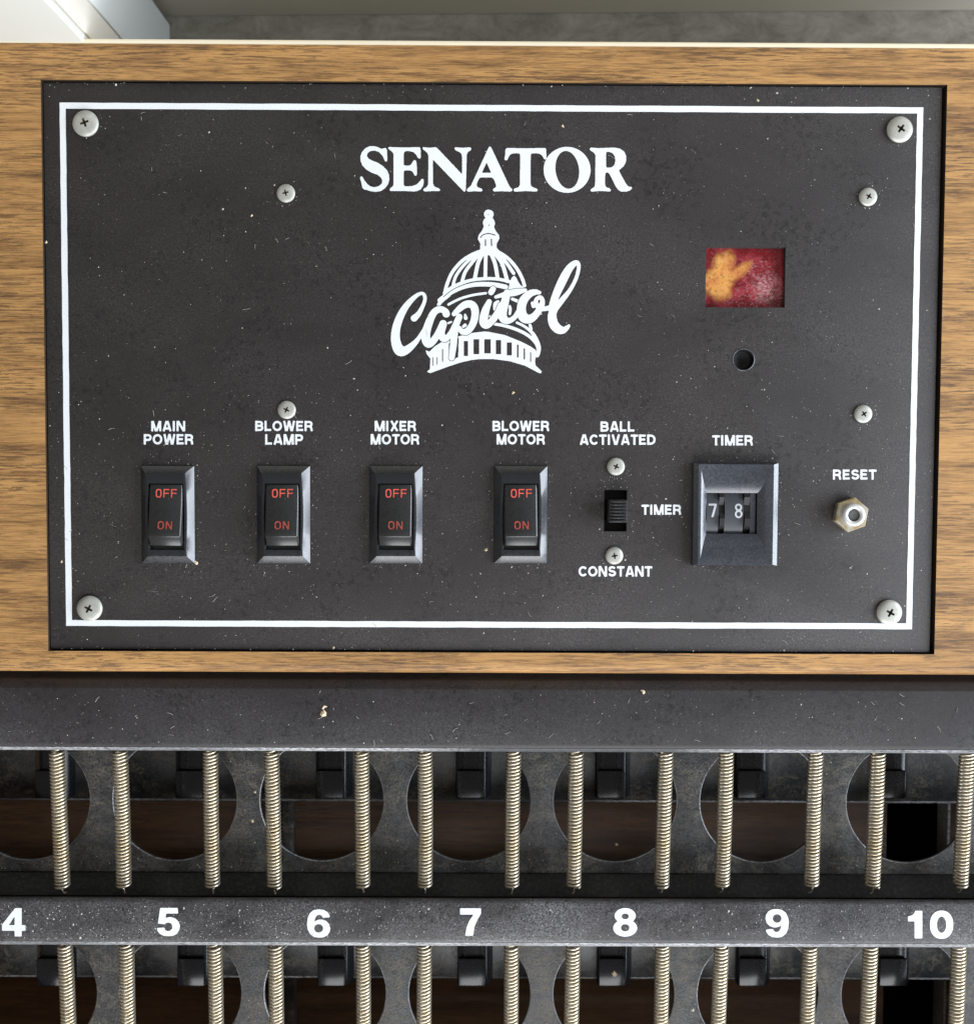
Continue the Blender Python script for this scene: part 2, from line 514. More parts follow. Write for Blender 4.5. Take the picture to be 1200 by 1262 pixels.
class Ink:
    def __init__(s, x0, y0, x1, y1, res=0.25):
        s.x0, s.y0, s.res = x0 - 2, y0 - 2, res
        s.nx = int((x1 - x0 + 4) / res) + 1
        s.ny = int((y1 - y0 + 4) / res) + 1
        s.gx = s.x0 + np.arange(s.nx) * res
        s.gy = s.y0 + np.arange(s.ny) * res
        s.PX, s.PY = np.meshgrid(s.gx, s.gy)
        s.a = np.zeros((s.ny, s.nx))

    def put(s, c, sub=False):
        s.a = np.minimum(s.a, 1 - c) if sub else np.maximum(s.a, c)

    def poly(s, pts, sub=False, ret=False):
        inside = np.zeros(s.a.shape, bool)
        n_ = len(pts)
        for i in range(n_):
            x1, y1 = pts[i]
            x2, y2 = pts[(i + 1) % n_]
            if y1 == y2:
                continue
            c = ((y1 > s.PY) != (y2 > s.PY)) & (s.PX < (x2 - x1) * (s.PY - y1) / (y2 - y1) + x1)
            inside ^= c
        c = inside.astype(float)
        if ret:
            return c
        s.put(c, sub)

    def ell(s, cx, cy, rx, ry, sub=False, rotd=0.0, p=2.0):
        t = math.radians(rotd)
        u = (s.PX - cx) * math.cos(t) + (s.PY - cy) * math.sin(t)
        v = -(s.PX - cx) * math.sin(t) + (s.PY - cy) * math.cos(t)
        d = (np.abs(u / rx) ** p + np.abs(v / ry) ** p) ** (1 / p)
        s.put(np.clip(0.5 - (d - 1) * min(rx, ry) / s.res, 0, 1), sub)

    def dist(s, pts, caps=True):
        """signed distance to a stroke; pts (x, y, halfwidth)"""
        D = np.full(s.a.shape, 1e9)
        for k in range(len(pts) - 1):
            (x1, y1, r1), (x2, y2, r2) = pts[k], pts[k + 1]
            dx, dy = x2 - x1, y2 - y1
            L2 = dx * dx + dy * dy + 1e-12
            t = ((s.PX - x1) * dx + (s.PY - y1) * dy) / L2
            tc = np.clip(t, 0, 1)
            d = np.hypot(s.PX - x1 - tc * dx, s.PY - y1 - tc * dy) - (r1 + (r2 - r1) * tc)
            if not caps:
                L = math.sqrt(L2)
                if k == 0:
                    d = np.maximum(d, -t * L)
                if k == len(pts) - 2:
                    d = np.maximum(d, (t - 1) * L)
            D = np.minimum(D, d)
        return D

    def stroke(s, pts, sub=False, caps=True):
        if caps and 2 < len(pts) < 20:
            pts = smooth(pts)
        s.put(np.clip(0.5 - s.dist(pts, caps) / s.res, 0, 1), sub)

    def blur(s, sig):
        k = int(3 * sig / s.res) + 1
        g = np.exp(-0.5 * (np.arange(-k, k + 1) * s.res / sig) ** 2)
        g /= g.sum()
        s.a = np.apply_along_axis(lambda r: np.convolve(r, g, 'same'), 1, s.a)
        s.a = np.apply_along_axis(lambda r: np.convolve(r, g, 'same'), 0, s.a)

    def mesh(s, name, fn, lv=0.5):
        """marching squares; fn(px,py) -> mm point"""
        a = s.a
        verts, faces, idx = [], [], {}

        def vid(key, x, y):
            if key not in idx:
                idx[key] = len(verts)
                verts.append(tuple(c * S for c in fn(x, y)))
            return idx[key]

        ins = a > lv
        for j in range(s.ny - 1):
            row = ins[j, :-1].astype(int) + ins[j, 1:] + ins[j + 1, :-1] + ins[j + 1, 1:]
            cols = np.nonzero(row)[0]
            i0 = None
            prev = None
            runs = []
            for i in cols:
                if row[i] == 4:
                    if i0 is None:
                        i0 = i
                    elif prev != i - 1:
                        runs.append((i0, prev))
                        i0 = i
                    prev = i
                else:
                    cr = [(i, j), (i + 1, j), (i + 1, j + 1), (i, j + 1)]
                    f = []
                    for q in range(4):
                        (ia, ja), (ib, jb) = cr[q], cr[(q + 1) % 4]
                        if ins[ja, ia]:
                            f.append(vid((ia, ja), s.gx[ia], s.gy[ja]))
                        if ins[ja, ia] != ins[jb, ib]:
                            va, vb = a[ja, ia], a[jb, ib]
                            t = (lv - va) / (vb - va)
                            key = tuple(sorted(((ia, ja), (ib, jb))))
                            f.append(vid(key, s.gx[ia] + (s.gx[ib] - s.gx[ia]) * t, s.gy[ja] + (s.gy[jb] - s.gy[ja]) * t))
                    if len(f) > 2:
                        faces.append(f[::-1])
            if i0 is not None:
                runs.append((i0, prev))
            for ra, rb in runs:
                faces.append([vid((ra, j + 1), s.gx[ra], s.gy[j + 1]), vid((rb + 1, j + 1), s.gx[rb + 1], s.gy[j + 1]),
                              vid((rb + 1, j), s.gx[rb + 1], s.gy[j]), vid((ra, j), s.gx[ra], s.gy[j])])
        me = bpy.data.meshes.new(name)
        me.from_pydata(verts, [], faces)
        return me


def arc(cx, cy, rx, ry, a0, a1, k=10):
    return [(cx + rx * math.cos(math.radians(a0 + (a1 - a0) * i / k)), cy + ry * math.sin(math.radians(a0 + (a1 - a0) * i / k))) for i in range(k + 1)]


# stroke alphabet: cap height 1, y up, entries (advance, [strokes]); w = half stroke
W2 = 0.118
h, lo, hi = W2, W2, 1 - W2
GLY = {
    'A': (0.98, [[(0.13, 0), (0.445, 1.0)], [(0.85, 0), (0.535, 1.0)], [(0.25, 0.27), (0.73, 0.27)]]),
    'B': (0.90, [[(h, 0), (h, 1)], [(h, hi), (0.5, hi)] + arc(0.5, 0.70, 0.21, 0.182, 90, -90)[1:] + [(h, 0.518)],
                 [(h, 0.50), (0.52, 0.50)] + arc(0.52, 0.309, 0.23, 0.191, 90, -90)[1:] + [(h, lo)]]),
    'C': (0.96, [arc(0.50, 0.5, 0.375, 0.39, 38, 322, 22)]),
    'D': (0.92, [[(h, 0), (h, 1)], [(h, hi), (0.42, hi)] + arc(0.42, 0.5, 0.36, 0.382, 90, -90, 14)[1:] + [(h, lo)]]),
    'E': (0.80, [[(h, 0), (h, 1)], [(h, hi), (0.72, hi)], [(h, 0.51), (0.66, 0.51)], [(h, lo), (0.74, lo)]]),
    'F': (0.76, [[(h, 0), (h, 1)], [(h, hi), (0.70, hi)], [(h, 0.49), (0.62, 0.49)]]),
    'I': (0.36, [[(0.15, 0), (0.15, 1)]]),
    'L': (0.76, [[(h, 0), (h, 1)], [(h, lo), (0.70, lo)]]),
    'M': (1.10, [[(h, 0), (h, 1)], [(0.94, 0), (0.94, 1)], [(0.16, 1.0), (0.50, 0.0)], [(0.90, 1.0), (0.56, 0.0)]]),
    'N': (0.96, [[(h, 0), (h, 1)], [(0.80, 0), (0.80, 1)], [(0.15, 1.0), (0.77, 0.0)]]),
    'O': (1.04, [arc(0.50, 0.5, 0.385, 0.39, 0, 360, 28)]),
    'P': (0.86, [[(h, 0), (h, 1)], [(h, hi), (0.5, hi)] + arc(0.5, 0.66, 0.21, 0.222, 90, -90)[1:] + [(h, 0.438)]]),
    'R': (0.94, [[(h, 0), (h, 1)], [(h, hi), (0.52, hi)] + arc(0.52, 0.675, 0.21, 0.207, 90, -90)[1:] + [(h, 0.468)],
                 [(0.50, 0.46), (0.67, 0.38), (0.72, 0.25), (0.76, 0.0)]]),
    'S': (0.88, [arc(0.43, 0.695, 0.28, 0.20, 25, 180, 10) + arc(0.43, 0.695, 0.28, 0.19, 195, 250, 4) + arc(0.44, 0.305, 0.30, 0.20, 70, -20, 6) + arc(0.43, 0.308, 0.30, 0.20, -30, -165, 9)]),
    'T': (0.82, [[(0.0, hi), (0.80, hi)], [(0.40, 0), (0.40, 1)]]),
    'V': (0.92, [[(0.12, 1), (0.42, 0)], [(0.80, 1), (0.50, 0)]]),
    'W': (1.28, [[(0.11, 1), (0.32, 0)], [(0.62, 1), (0.37, 0)], [(0.62, 1), (0.87, 0)], [(1.13, 1), (0.92, 0)]]),
    'X': (0.92, [[(0.14, 1), (0.78, 0)], [(0.78, 1), (0.14, 0)]]),
}


def text_ink(ink, s, x0, x1, yt, yb, gap=0.06, weight=0.9):
    tot = sum(GLY[c][0] for c in s) + gap * (len(s) - 1) - 0.05
    sx, sy = (x1 - x0) / tot, yb - yt
    u = 0.0
    for c in s:
        adv, strokes = GLY[c]
        for st in strokes:
            closed = c == 'O'
            ink.stroke([(x0 + (u + px) * sx, yb - py * sy, W2 * weight * sy * (0.5 + 0.5 * min(1.15, sx / sy))) for px, py in st], caps=closed)
        u += adv + gap


def PANEL_AT(z):
    return lambda x, y: at(x, y, z)


# ==================================================================  SETTING
FZ = -80.0
wl = X(210, FZ, 40)
wb = Y(17, FZ)
bm = bmesh.new()
box(bm, -900, 900, -1200, 1200, FZ - 20, FZ)
o = link('floor', bm_mesh(bm, 'floor'), 'floor')
o['kind'] = 'structure'
# back wall stands on the floor, turned a little
bm = bmesh.new()
box(bm, -500, 700, 0, 20, FZ + 0.5, FZ + 140)
bmesh.ops.rotate(bm, verts=bm.verts, matrix=Matrix.Rotation(math.radians(0.75), 3, 'Z'))
bmesh.ops.translate(bm, verts=bm.verts, vec=(0, wb, 0))
o = link('wall_back', bm_mesh(bm, 'wall_back'), 'wall')
o['kind'] = 'structure'
side = root('side_board', 'pale cream upright board with a beige batten, behind the wooden cabinet', 'board', (wl - 20, wb - 90, FZ))


def wall_y(px, py):
    """where the line of sight through a pixel meets the plane x = wl"""
    d = RW.T @ np.array([(px - CX) / FPX, -(py - CY) / FPX, -1.0])
    t = (wl - CAMLOC[0]) / d[0]
    return (CAMLOC + d * t)[1]


ya_, yb_w, yc_ = wall_y(95, 26), wall_y(133, 26), wb - 4.5
HT = 45.0
yfront = Y(53, 1.0) + 5.0
link('pale_panel', box_me('pale_panel', wl - 70, wl - 0.8, min(yfront, ya_ - 3), ya_ - 0.1, FZ + 0.3, HT, bev=0.6), 'pale', side)
link('batten', box_me('batten', wl - 70, wl - 0.4, ya_, yb_w - 0.1, FZ + 0.3, HT, bev=0.6), 'batten', side)
link('grey_panel', box_me('grey_panel', wl - 70, wl, yb_w, yc_, FZ + 0.3, HT, bev=0.6), 'cool', side)

# ==================================================================  CABINET
WZ = 0.9                                    # wood surface above the face plate
cab = root('wooden_cabinet', 'oak laminate cabinet top with a cut-out holding the black control panel', 'cabinet', (0, 0, FZ))
PWX, PHY = 130.0, 82.4                      # half size of the face plate
yt = Y(56, WZ)
yb = Y(832, WZ)
XL, XR = -215.0, 215.0
cutL, cutR, cutT, cutB = -PWX - 0.25, PWX + 0.95, PHY + 0.35, -PHY - 0.45
bm = bmesh.new()
# frame of the top board: rounded front edge built in the profile, cut-out removed by boolean
prof = [(yt, WZ), (yt, WZ - 16), (yb + 0.4, WZ - 16), (yb, WZ - 14), (yb, WZ - 3.4), (yb + 0.35, WZ - 1.9), (yb + 1.2, WZ - 0.75), (yb + 2.4, WZ - 0.18), (yb + 3.8, WZ)]
top = extrude_x('top_board', prof, XL, XR, 1, 50)
c = bmesh.new()
box(c, cutL, cutR, cutB, cutT, -40, 40)
cm = bm_mesh(c, 'c')
tm = cut(top, [cm], 'top_board')
tm.materials.clear()
tm.materials.append(M['wood'])
tm.materials.append(M['routed'])
for p_ in tm.polygons:
    c_ = p_.center / S
    if abs(p_.normal.z) < 0.1 and cutL - 1 < c_.x < cutR + 1 and cutB - 1 < c_.y < cutT + 1:
        p_.material_index = 1
link('top_board', tm, None, cab)
link('edge_band', extrude_x('edge_band', [(yt + 0.05, WZ - 0.12), (yt + 1.15, WZ - 0.12), (yt + 1.42, WZ - 0.3), (yt + 1.55, WZ - 0.7), (yt + 1.55, WZ - 16), (yt + 0.05, WZ - 16)], XL, XR, 1, 50), 'cream', cab)
link('back_board', box_me('back_board', XL, XR, yt - 14, yt - 1, FZ + 0.2, WZ - 16.2), 'raw', cab)
BY = -262.0
link('front_board', box_me('front_board', XL, XR, BY, BY + 12, FZ + 0.2, WZ - 8, bev=1), 'wood', cab)
for sx in (-1, 1):
    xa, xb = sorted((sx * 215.3, sx * 230))
    link('side_panel', box_me('side_panel', xa, xb, BY, yt, FZ + 0.2, WZ - 0.2, bev=1), 'wood', cab)
# boards on the bottom of the ball well, with a slot between them
BZ = -56.0
s0, s1 = X(1093, BZ, 1020), X(1167, BZ, 1020)
link('base_board', box_me('base_board', XL + 0.3, s0, BY + 12.3, yb + 8, BZ - 9, BZ, bev=0.4), 'base_wood', cab)
link('base_board', box_me('base_board', s1 + 0.9, XR - 0.3, BY + 12.3, yb + 8, BZ - 9, BZ, bev=0.4), 'base_wood', cab)
link('slot_trim', box_me('slot_trim', s1, s1 + 0.8, BY + 12.3, yb + 8, BZ - 8, BZ + 0.4), 'edge', cab)
link('slot_floor', box_me('slot_floor', s0 - 6, s1 + 6, BY + 12.3, yb + 8, BZ - 23, BZ - 21), 'void', cab)
link('slot_wall', box_me('slot_wall', s0 - 6, s0 - 1, BY + 12.3, yb + 8, BZ - 20.8, BZ - 9.2), 'void', cab)
link('slot_wall', box_me('slot_wall', s1 + 1, s1 + 6, BY + 12.3, yb + 8, BZ - 20.8, BZ - 9.2), 'void', cab)
b0, b1 = X(347, BZ + 5, 1020), X(362, BZ + 5, 1020)
link('bracket', box_me('bracket', b0, b1, BY + 13, yb + 4, BZ + 0.05, BZ + 5, bev=0.4), 'back_rail', cab)
link('well_back_board', box_me('well_back_board', XL + 0.3, XR - 0.3, yb + 8.3, yb + 14, BZ - 9, WZ - 16.3), 'base_wood', cab)

# ==================================================================  CONTROL PANEL
pan = root('control_panel', 'black control panel with white printed border, switches and screws set in oak laminate', 'control panel', (0, 0, -2))
bm = bmesh.new()
box(bm, -PWX, PWX, -PHY, PHY, -2.0, 0.0, bev=0.22, seg=2)
face = bm_mesh(bm, 'faceplate', 40)


def rect_cut(x0, x1, y0, y1):
    a, b = at(x0, y1, 0), at(x1, y0, 0)
    c = bmesh.new()
    box(c, a.x, b.x, a.y, b.y, -10, 10)
    return bm_mesh(c, 'c')


def cyl_cut(px, py, r):
    p = at(px, py, 0)
    c = bmesh.new()
    lathe(c, [(0, -10), (r, -10), (r, 10), (0, 10)], 40)
    bmesh.ops.translate(c, verts=c.verts, vec=(p.x, p.y, 0))
    return bm_mesh(c, 'c')


face = cut(face, [rect_cut(869, 968, 304.5, 378.5), cyl_cut(916, 443, 3.05), rect_cut(744, 772.5, 604, 655), rect_cut(858, 951, 577, 691)], 'faceplate')
faceplate = link('faceplate', face, 'panel', pan)
PZ = 0.06


def ink_obj(name, ink, blur, z, mat, parent, label=None, fn=None):
    ink.blur(blur)
    return link(name, ink.mesh(name, fn or PANEL_AT(z)), mat, parent, label)


# white border line
bx0, bx1 = -0.3728 - 249.78 / 2, -0.3728 + 249.78 / 2
by0, by1 = 0.5501 - 152.13 / 2, 0.5501 + 152.13 / 2
bw = 1.75
bm = bmesh.new()
NB = 60
outer, inner = [], []
for k in range(4):
    A_ = [(bx0, by1), (bx1, by1), (bx1, by0), (bx0, by0)][k]
    B_ = [(bx0, by1), (bx1, by1), (bx1, by0), (bx0, by0)][(k + 1) % 4]
    a_ = [(bx0 + bw, by1 - bw), (bx1 - bw, by1 - bw), (bx1 - bw, by0 + bw), (bx0 + bw, by0 + bw)][k]
    b_ = [(bx0 + bw, by1 - bw), (bx1 - bw, by1 - bw), (bx1 - bw, by0 + bw), (bx0 + bw, by0 + bw)][(k + 1) % 4]
    for i in range(NB):
        t = i / NB
        j1 = random.uniform(-0.05, 0.05) if i else 0
        j2 = random.uniform(-0.05, 0.05) if i else 0
        hx, hy = (0, 1) if k % 2 == 0 else (1, 0)
        outer.append(bm.verts.new((A_[0] + (B_[0] - A_[0]) * t + hx * j1, A_[1] + (B_[1] - A_[1]) * t + hy * j1, PZ)))
        inner.append(bm.verts.new((a_[0] + (b_[0] - a_[0]) * t + hx * j2, a_[1] + (b_[1] - a_[1]) * t + hy * j2, PZ)))
for i in range(len(outer)):
    j = (i + 1) % len(outer)
    bm.faces.new((outer[i], inner[i], inner[j], outer[j]))
link('border_line', bm_mesh(bm, 'border_line'), 'white', faceplate, 'thin white printed border line')

# --- the word SENATOR
ink = Ink(440, 176, 782, 240, 0.25)


def T(ox, pts):
    return [(ox + x / 10, 172 + y / 10) for x, y in pts]


A_, B_, C_ = 436, 548, 664
ink.poly(T(A_, [(395, 98), (408, 130), (412, 255), (400, 270), (382, 262), (355, 200), (310, 150), (255, 132), (205, 138), (168, 165), (160, 200), (185, 235), (230, 258), (300, 285), (360, 325), (410, 375), (432, 430), (437, 490), (420, 550), (380, 600), (330, 632), (270, 642), (200, 632), (160, 618), (125, 612), (105, 590), (90, 520), (75, 468), (85, 450), (105, 455), (130, 500), (165, 545), (205, 575), (255, 585), (310, 570), (345, 540), (352, 505), (335, 465), (290, 430), (220, 405), (150, 365), (105, 315), (82, 260), (80, 205), (100, 150), (140, 105), (190, 80), (240, 77), (290, 88), (340, 112), (370, 105)]))
ink.poly(T(A_, [(425, 88), (600, 95), (810, 90), (822, 110), (825, 220), (810, 235), (790, 222), (765, 180), (735, 152), (690, 140), (640, 140), (618, 152), (614, 180), (614, 310), (640, 318), (680, 318), (705, 305), (730, 262), (750, 248), (768, 262), (776, 340), (776, 430), (762, 448), (745, 435), (725, 395), (700, 378), (650, 376), (618, 380), (614, 400), (614, 550), (622, 570), (650, 575), (720, 570), (775, 550), (815, 510), (835, 482), (855, 482), (862, 505), (855, 560), (825, 610), (780, 632), (740, 637), (600, 630), (450, 632), (440, 618), (450, 595), (480, 575), (490, 555), (490, 180), (480, 155), (450, 130), (422, 108)]))
ink.poly(T(A_, [(845, 90), (935, 98), (1010, 90), (1030, 105), (1335, 428), (1333, 210), (1325, 170), (1300, 150), (1255, 130), (1238, 112), (1245, 92), (1340, 98), (1435, 92), (1448, 108), (1438, 130), (1405, 150), (1390, 185), (1385, 400), (1378, 620), (1365, 642), (1352, 635), (975, 243), (972, 300), (975, 540), (990, 575), (1050, 600), (1065, 620), (1055, 632), (960, 632), (870, 637), (852, 620), (860, 605), (900, 580), (915, 550), (920, 200), (908, 165), (880, 138), (850, 115)]))
ink.poly(T(B_, [(555, 78), (575, 100), (790, 560), (810, 590), (833, 610), (828, 632), (800, 638), (700, 634), (610, 638), (590, 622), (600, 602), (630, 585), (632, 560), (612, 500), (590, 470), (570, 464), (440, 464), (420, 480), (398, 530), (392, 560), (405, 585), (450, 600), (468, 618), (455, 637), (360, 634), (285, 640), (270, 622), (280, 602), (320, 570), (540, 95)]))
ink.poly(T(B_, [(515, 278), (572, 407), (456, 407)]), sub=True)
ink.poly(T(B_, [(765, 100), (990, 105), (1235, 100), (1248, 115), (1252, 220), (1240, 245), (1222, 235), (1200, 195), (1170, 172), (1120, 165), (1070, 168), (1058, 185), (1055, 540), (1065, 570), (1100, 592), (1140, 605), (1145, 625), (1130, 638), (1000, 632), (862, 640), (845, 622), (855, 602), (910, 585), (925, 555), (930, 185), (918, 168), (860, 165), (815, 175), (790, 205), (770, 248), (750, 255), (735, 240), (745, 180), (748, 115)]))
keep = ink.a.copy()
ink.a[:] = 0
ink.ell(C_ + 34.7, 172 + 37.0, 28.9, 28.3, rotd=8)
ink.ell(C_ + 34.9, 172 + 37.0, 14.5, 23.4, sub=True, rotd=-7)
ink.a = np.maximum(ink.a, keep)
keep = ink.a.copy()
ink.a[:] = 0
ink.poly(T(C_, [(640, 95), (740, 103), (820, 100), (930, 95), (1000, 110), (1050, 145), (1075, 200), (1072, 270), (1045, 325), (985, 375), (1010, 430), (1060, 520), (1090, 565), (1115, 580), (1140, 578), (1148, 600), (1120, 625), (1070, 640), (1010, 638), (975, 615), (940, 565), (905, 490), (870, 420), (845, 400), (820, 408), (815, 450), (815, 560), (830, 585), (870, 598), (888, 618), (875, 638), (760, 630), (650, 640), (632, 625), (645, 605), (680, 585), (692, 555), (697, 190), (680, 160), (640, 135), (622, 115)]))
ink.poly(T(C_, [(832, 150), (860, 147), (905, 162), (935, 205), (942, 260), (930, 310), (895, 340), (840, 345), (826, 330), (826, 165)]), sub=True)
ink.a = np.maximum(ink.a, keep)
ink_obj('title_lettering', ink, 0.5, PZ, 'white', faceplate, 'large white serif word SENATOR')

# --- dome emblem with script word
ink = Ink(478, 254, 720, 466, 0.25)


def z4(*p):
    return [(530 + x / 8, 250 + y / 8, r / 8) for x, y, r in p]


def z5(*p):
    return [(475 + x / 9.23, 340 + y / 9.23, r / 9.23) for x, y, r in p]


def z6(*p):
    return [(590 + x / 7.885, 310 + y / 7.885, r / 7.885) for x, y, r in p]


def hw(r, *p):
    return [(x, y, r) for x, y in p]


ink.stroke(z4((576, 110, 46), (582, 110, 44)))
ink.stroke(z4((578, 195, 58), (580, 200, 58)))
ink.poly([(p[0], p[1]) for p in z4(*hw(0, (545, 140), (615, 140), (628, 235), (650, 282), (678, 315), (682, 350), (655, 400), (655, 440), (690, 480), (770, 540), (700, 540), (640, 522), (575, 515), (520, 520), (400, 545), (430, 500), (470, 480), (492, 455), (495, 400), (470, 355), (478, 315), (505, 282), (527, 235)))])
for r, pts in (
    (17, [(480, 480), (400, 515), (310, 575), (220, 680), (170, 790), (142, 890)]),
    (15, [(470, 500), (385, 560), (300, 650), (245, 740), (218, 850)]),
    (17, [(480, 505), (410, 590), (345, 680), (310, 790)]),
    (19, [(510, 510), (470, 600), (440, 745)]),
    (18, [(548, 500), (543, 745)]),
    (19, [(600, 500), (640, 600), (665, 745)]),
    (19, [(640, 500), (710, 600), (760, 770)]),
    (17, [(655, 490), (740, 575), (822, 692)]),
    (17, [(650, 470), (760, 540), (850, 640), (905, 740), (930, 815)]),
    (16, [(140, 890), (210, 835), (300, 793), (420, 758), (560, 745), (680, 752), (780, 775)]),
    (23, [(95, 960), (180, 895), (300, 835), (420, 805), (540, 800), (650, 808), (745, 828)]),
):
    ink.stroke(z4(*hw(r, *pts)))
ink.stroke(z5((605, 325, 20), (640, 280, 22), (720, 215, 22)))
ink.stroke(z4(*hw(3.5, (130, 925), (210, 862), (300, 817), (420, 782), (540, 773), (660, 782), (775, 805))), sub=True)
ink.stroke(z5(*hw(14, (715, 325), (780, 290), (870, 250), (1000, 215), (1140, 195))))
ink.stroke(z4(*hw(5, (495, 342), (520, 314), (575, 300), (640, 316))), sub=True)
ink.stroke(z4(*hw(6, (545, 362), (545, 420))), sub=True)
ink.stroke(z4(*hw(6, (603, 357), (605, 420))), sub=True)
ink.stroke(z4((572, 115, 5), (573, 116, 5)), sub=True)
ink.stroke(z4((578, 217, 6), (579, 218, 6)), sub=True)
# drum
ink.poly([(529.2, 433.2), (535.7, 426.7), (544.3, 421.3), (567.1, 413.7), (583.3, 409.9), (597.4, 408.3), (602.7, 408.9), (621.7, 412.7), (640.7, 420.3), (653.4, 426.6), (659.8, 431.1), (660.8, 436.8), (659.1, 444.4), (659.8, 450.1), (667.6, 457.7), (666.1, 460.2), (662.9, 459), (647.1, 450.7), (628, 445), (609, 442.5), (590, 442.5), (581.2, 443.5), (567.1, 446.7), (550.8, 452.1), (530.3, 459.7), (525.9, 458.1), (529.7, 454.8), (530.3, 441.8), (525.9, 436.4), (524.3, 431.6)])
for x0, x1, y0, y1 in ((596.6, 604.6, 417.8, 435.5), (610.9, 617.3, 418.8, 436.5), (624.5, 630.6, 421.8, 438), (636.9, 638.8, 424.7, 440.6), (645.2, 646.9, 429.2, 442.9), (653.1, 654.5, 434, 446), (571.4, 576.6, 420.2, 438.6), (583.3, 590.4, 417.8, 436.4), (544.6, 546.0, 430, 446), (552.8, 554.2, 423, 443), (533.0, 533.9, 440, 451), (538, 538.9, 440, 449.5)):
    ink.poly([(x0, y0), (x1, y0), (x1, y1), (x0, y1)], sub=True)
ink.poly([(562.5, 419), (565.2, 416), (564.6, 440), (560.4, 442)], sub=True)
for p in (z6((370, 690, 12), (440, 725, 13), (510, 780, 16), (555, 850, 20), (580, 930, 22), (575, 985, 20), (568, 1012, 16)),
          z6((155, 703, 14), (260, 722, 16), (380, 762, 16), (480, 815, 16), (550, 880, 18), (575, 930, 18)),
          z6((495, 708, 14), (508, 750, 14)), z6((325, 460, 14), (375, 480, 16)), z6((155, 560, 15), (160, 510, 20), (185, 490, 18)),
          z6((300, 605, 12), (305, 560, 14), (300, 530, 12)), z5((905, 440, 12), (912, 478, 22)), z5((715, 535, 12), (748, 522, 10)),
          z6((105, 630, 10), (110, 628, 10))):
    ink.stroke(p)
ink.poly([(p[0], p[1]) for p in z6(*hw(0, (345, 232), (365, 255), (378, 285), (400, 320), (440, 352), (468, 368), (450, 400), (400, 412), (300, 432), (225, 450), (255, 400), (290, 350), (300, 300), (320, 250)))])
script = [
    z5((325, 480, 38), (372, 435, 30), (420, 350, 22), (448, 270, 20), (440, 215, 20), (405, 197, 18), (340, 232, 24), (250, 322, 34), (180, 432, 42), (130, 560, 46), (112, 680, 50), (125, 780, 56), (165, 850, 60), (230, 845, 48), (310, 785, 35), (370, 718, 25), (430, 625, 22), (480, 540, 25)),
    z5((690, 430, 42), (680, 405, 38), (640, 380, 36), (590, 385, 38), (540, 430, 40), (495, 530, 44), (462, 640, 48), (460, 725, 50), (490, 772, 45), (540, 740, 40), (595, 660, 38), (655, 545, 42)),
    z5((655, 545, 44), (632, 640, 42), (650, 702, 42), (690, 710, 35), (740, 650, 28), (790, 560, 30)),
    z5((838, 465, 36), (800, 560, 38), (780, 680, 40), (770, 800, 38), (752, 930, 33)),
    z5((778, 432, 26), (830, 382, 34), (900, 328, 40), (970, 320, 42), (1012, 365, 44), (1018, 450, 42), (990, 550, 40), (930, 628, 38), (870, 632, 32), (842, 590, 22)),
    z5((885, 575, 16), (905, 560, 20)),
    z6((100, 487, 26), (62, 580, 38), (45, 675, 42), (70, 712, 38), (120, 680, 33), (180, 600, 33), (215, 520, 30)),
    z6((137, 363, 28), (118, 395, 28)),
    z6((275, 400, 34), (250, 500, 40), (228, 600, 42), (242, 655, 40), (290, 672, 28), (345, 640, 24), (385, 580, 24)),
    z6((165, 440, 16), (250, 415, 24), (350, 395, 34), (450, 374, 18)),
    z6((590, 397, 17), (545, 393, 28), (490, 412, 35), (432, 475, 42), (412, 560, 44), (432, 635, 48), (490, 655, 42), (550, 615, 34), (603, 535, 30), (617, 472, 22), (592, 443, 20), (556, 470, 20), (560, 520, 25), (612, 556, 22), (690, 545, 24)),
    z6((520, 500, 16), (530, 530, 18)),
    z6((700, 560, 30), (745, 430, 37), (815, 275, 42), (880, 160, 36), (940, 108, 26), (968, 125, 19), (966, 180, 18), (940, 270, 18), (880, 380, 20), (800, 480, 28), (735, 560, 34), (712, 620, 42), (725, 700, 46), (770, 752, 44), (820, 763, 32), (860, 735, 20), (874, 720, 14)),
]
D = np.full(ink.a.shape, 1e9)
for p in script:
    D = np.minimum(D, ink.dist(smooth(p) if len(p) > 2 else p))
ink.a = np.minimum(ink.a, np.clip(0.5 + (D - 0.75) / 0.25, 0, 1))
ink.a = np.maximum(ink.a, np.clip(0.5 - D / 0.25, 0, 1))
ink_obj('emblem', ink, 0.28, PZ, 'white', faceplate, 'white printed capitol dome emblem with script word Capitol')

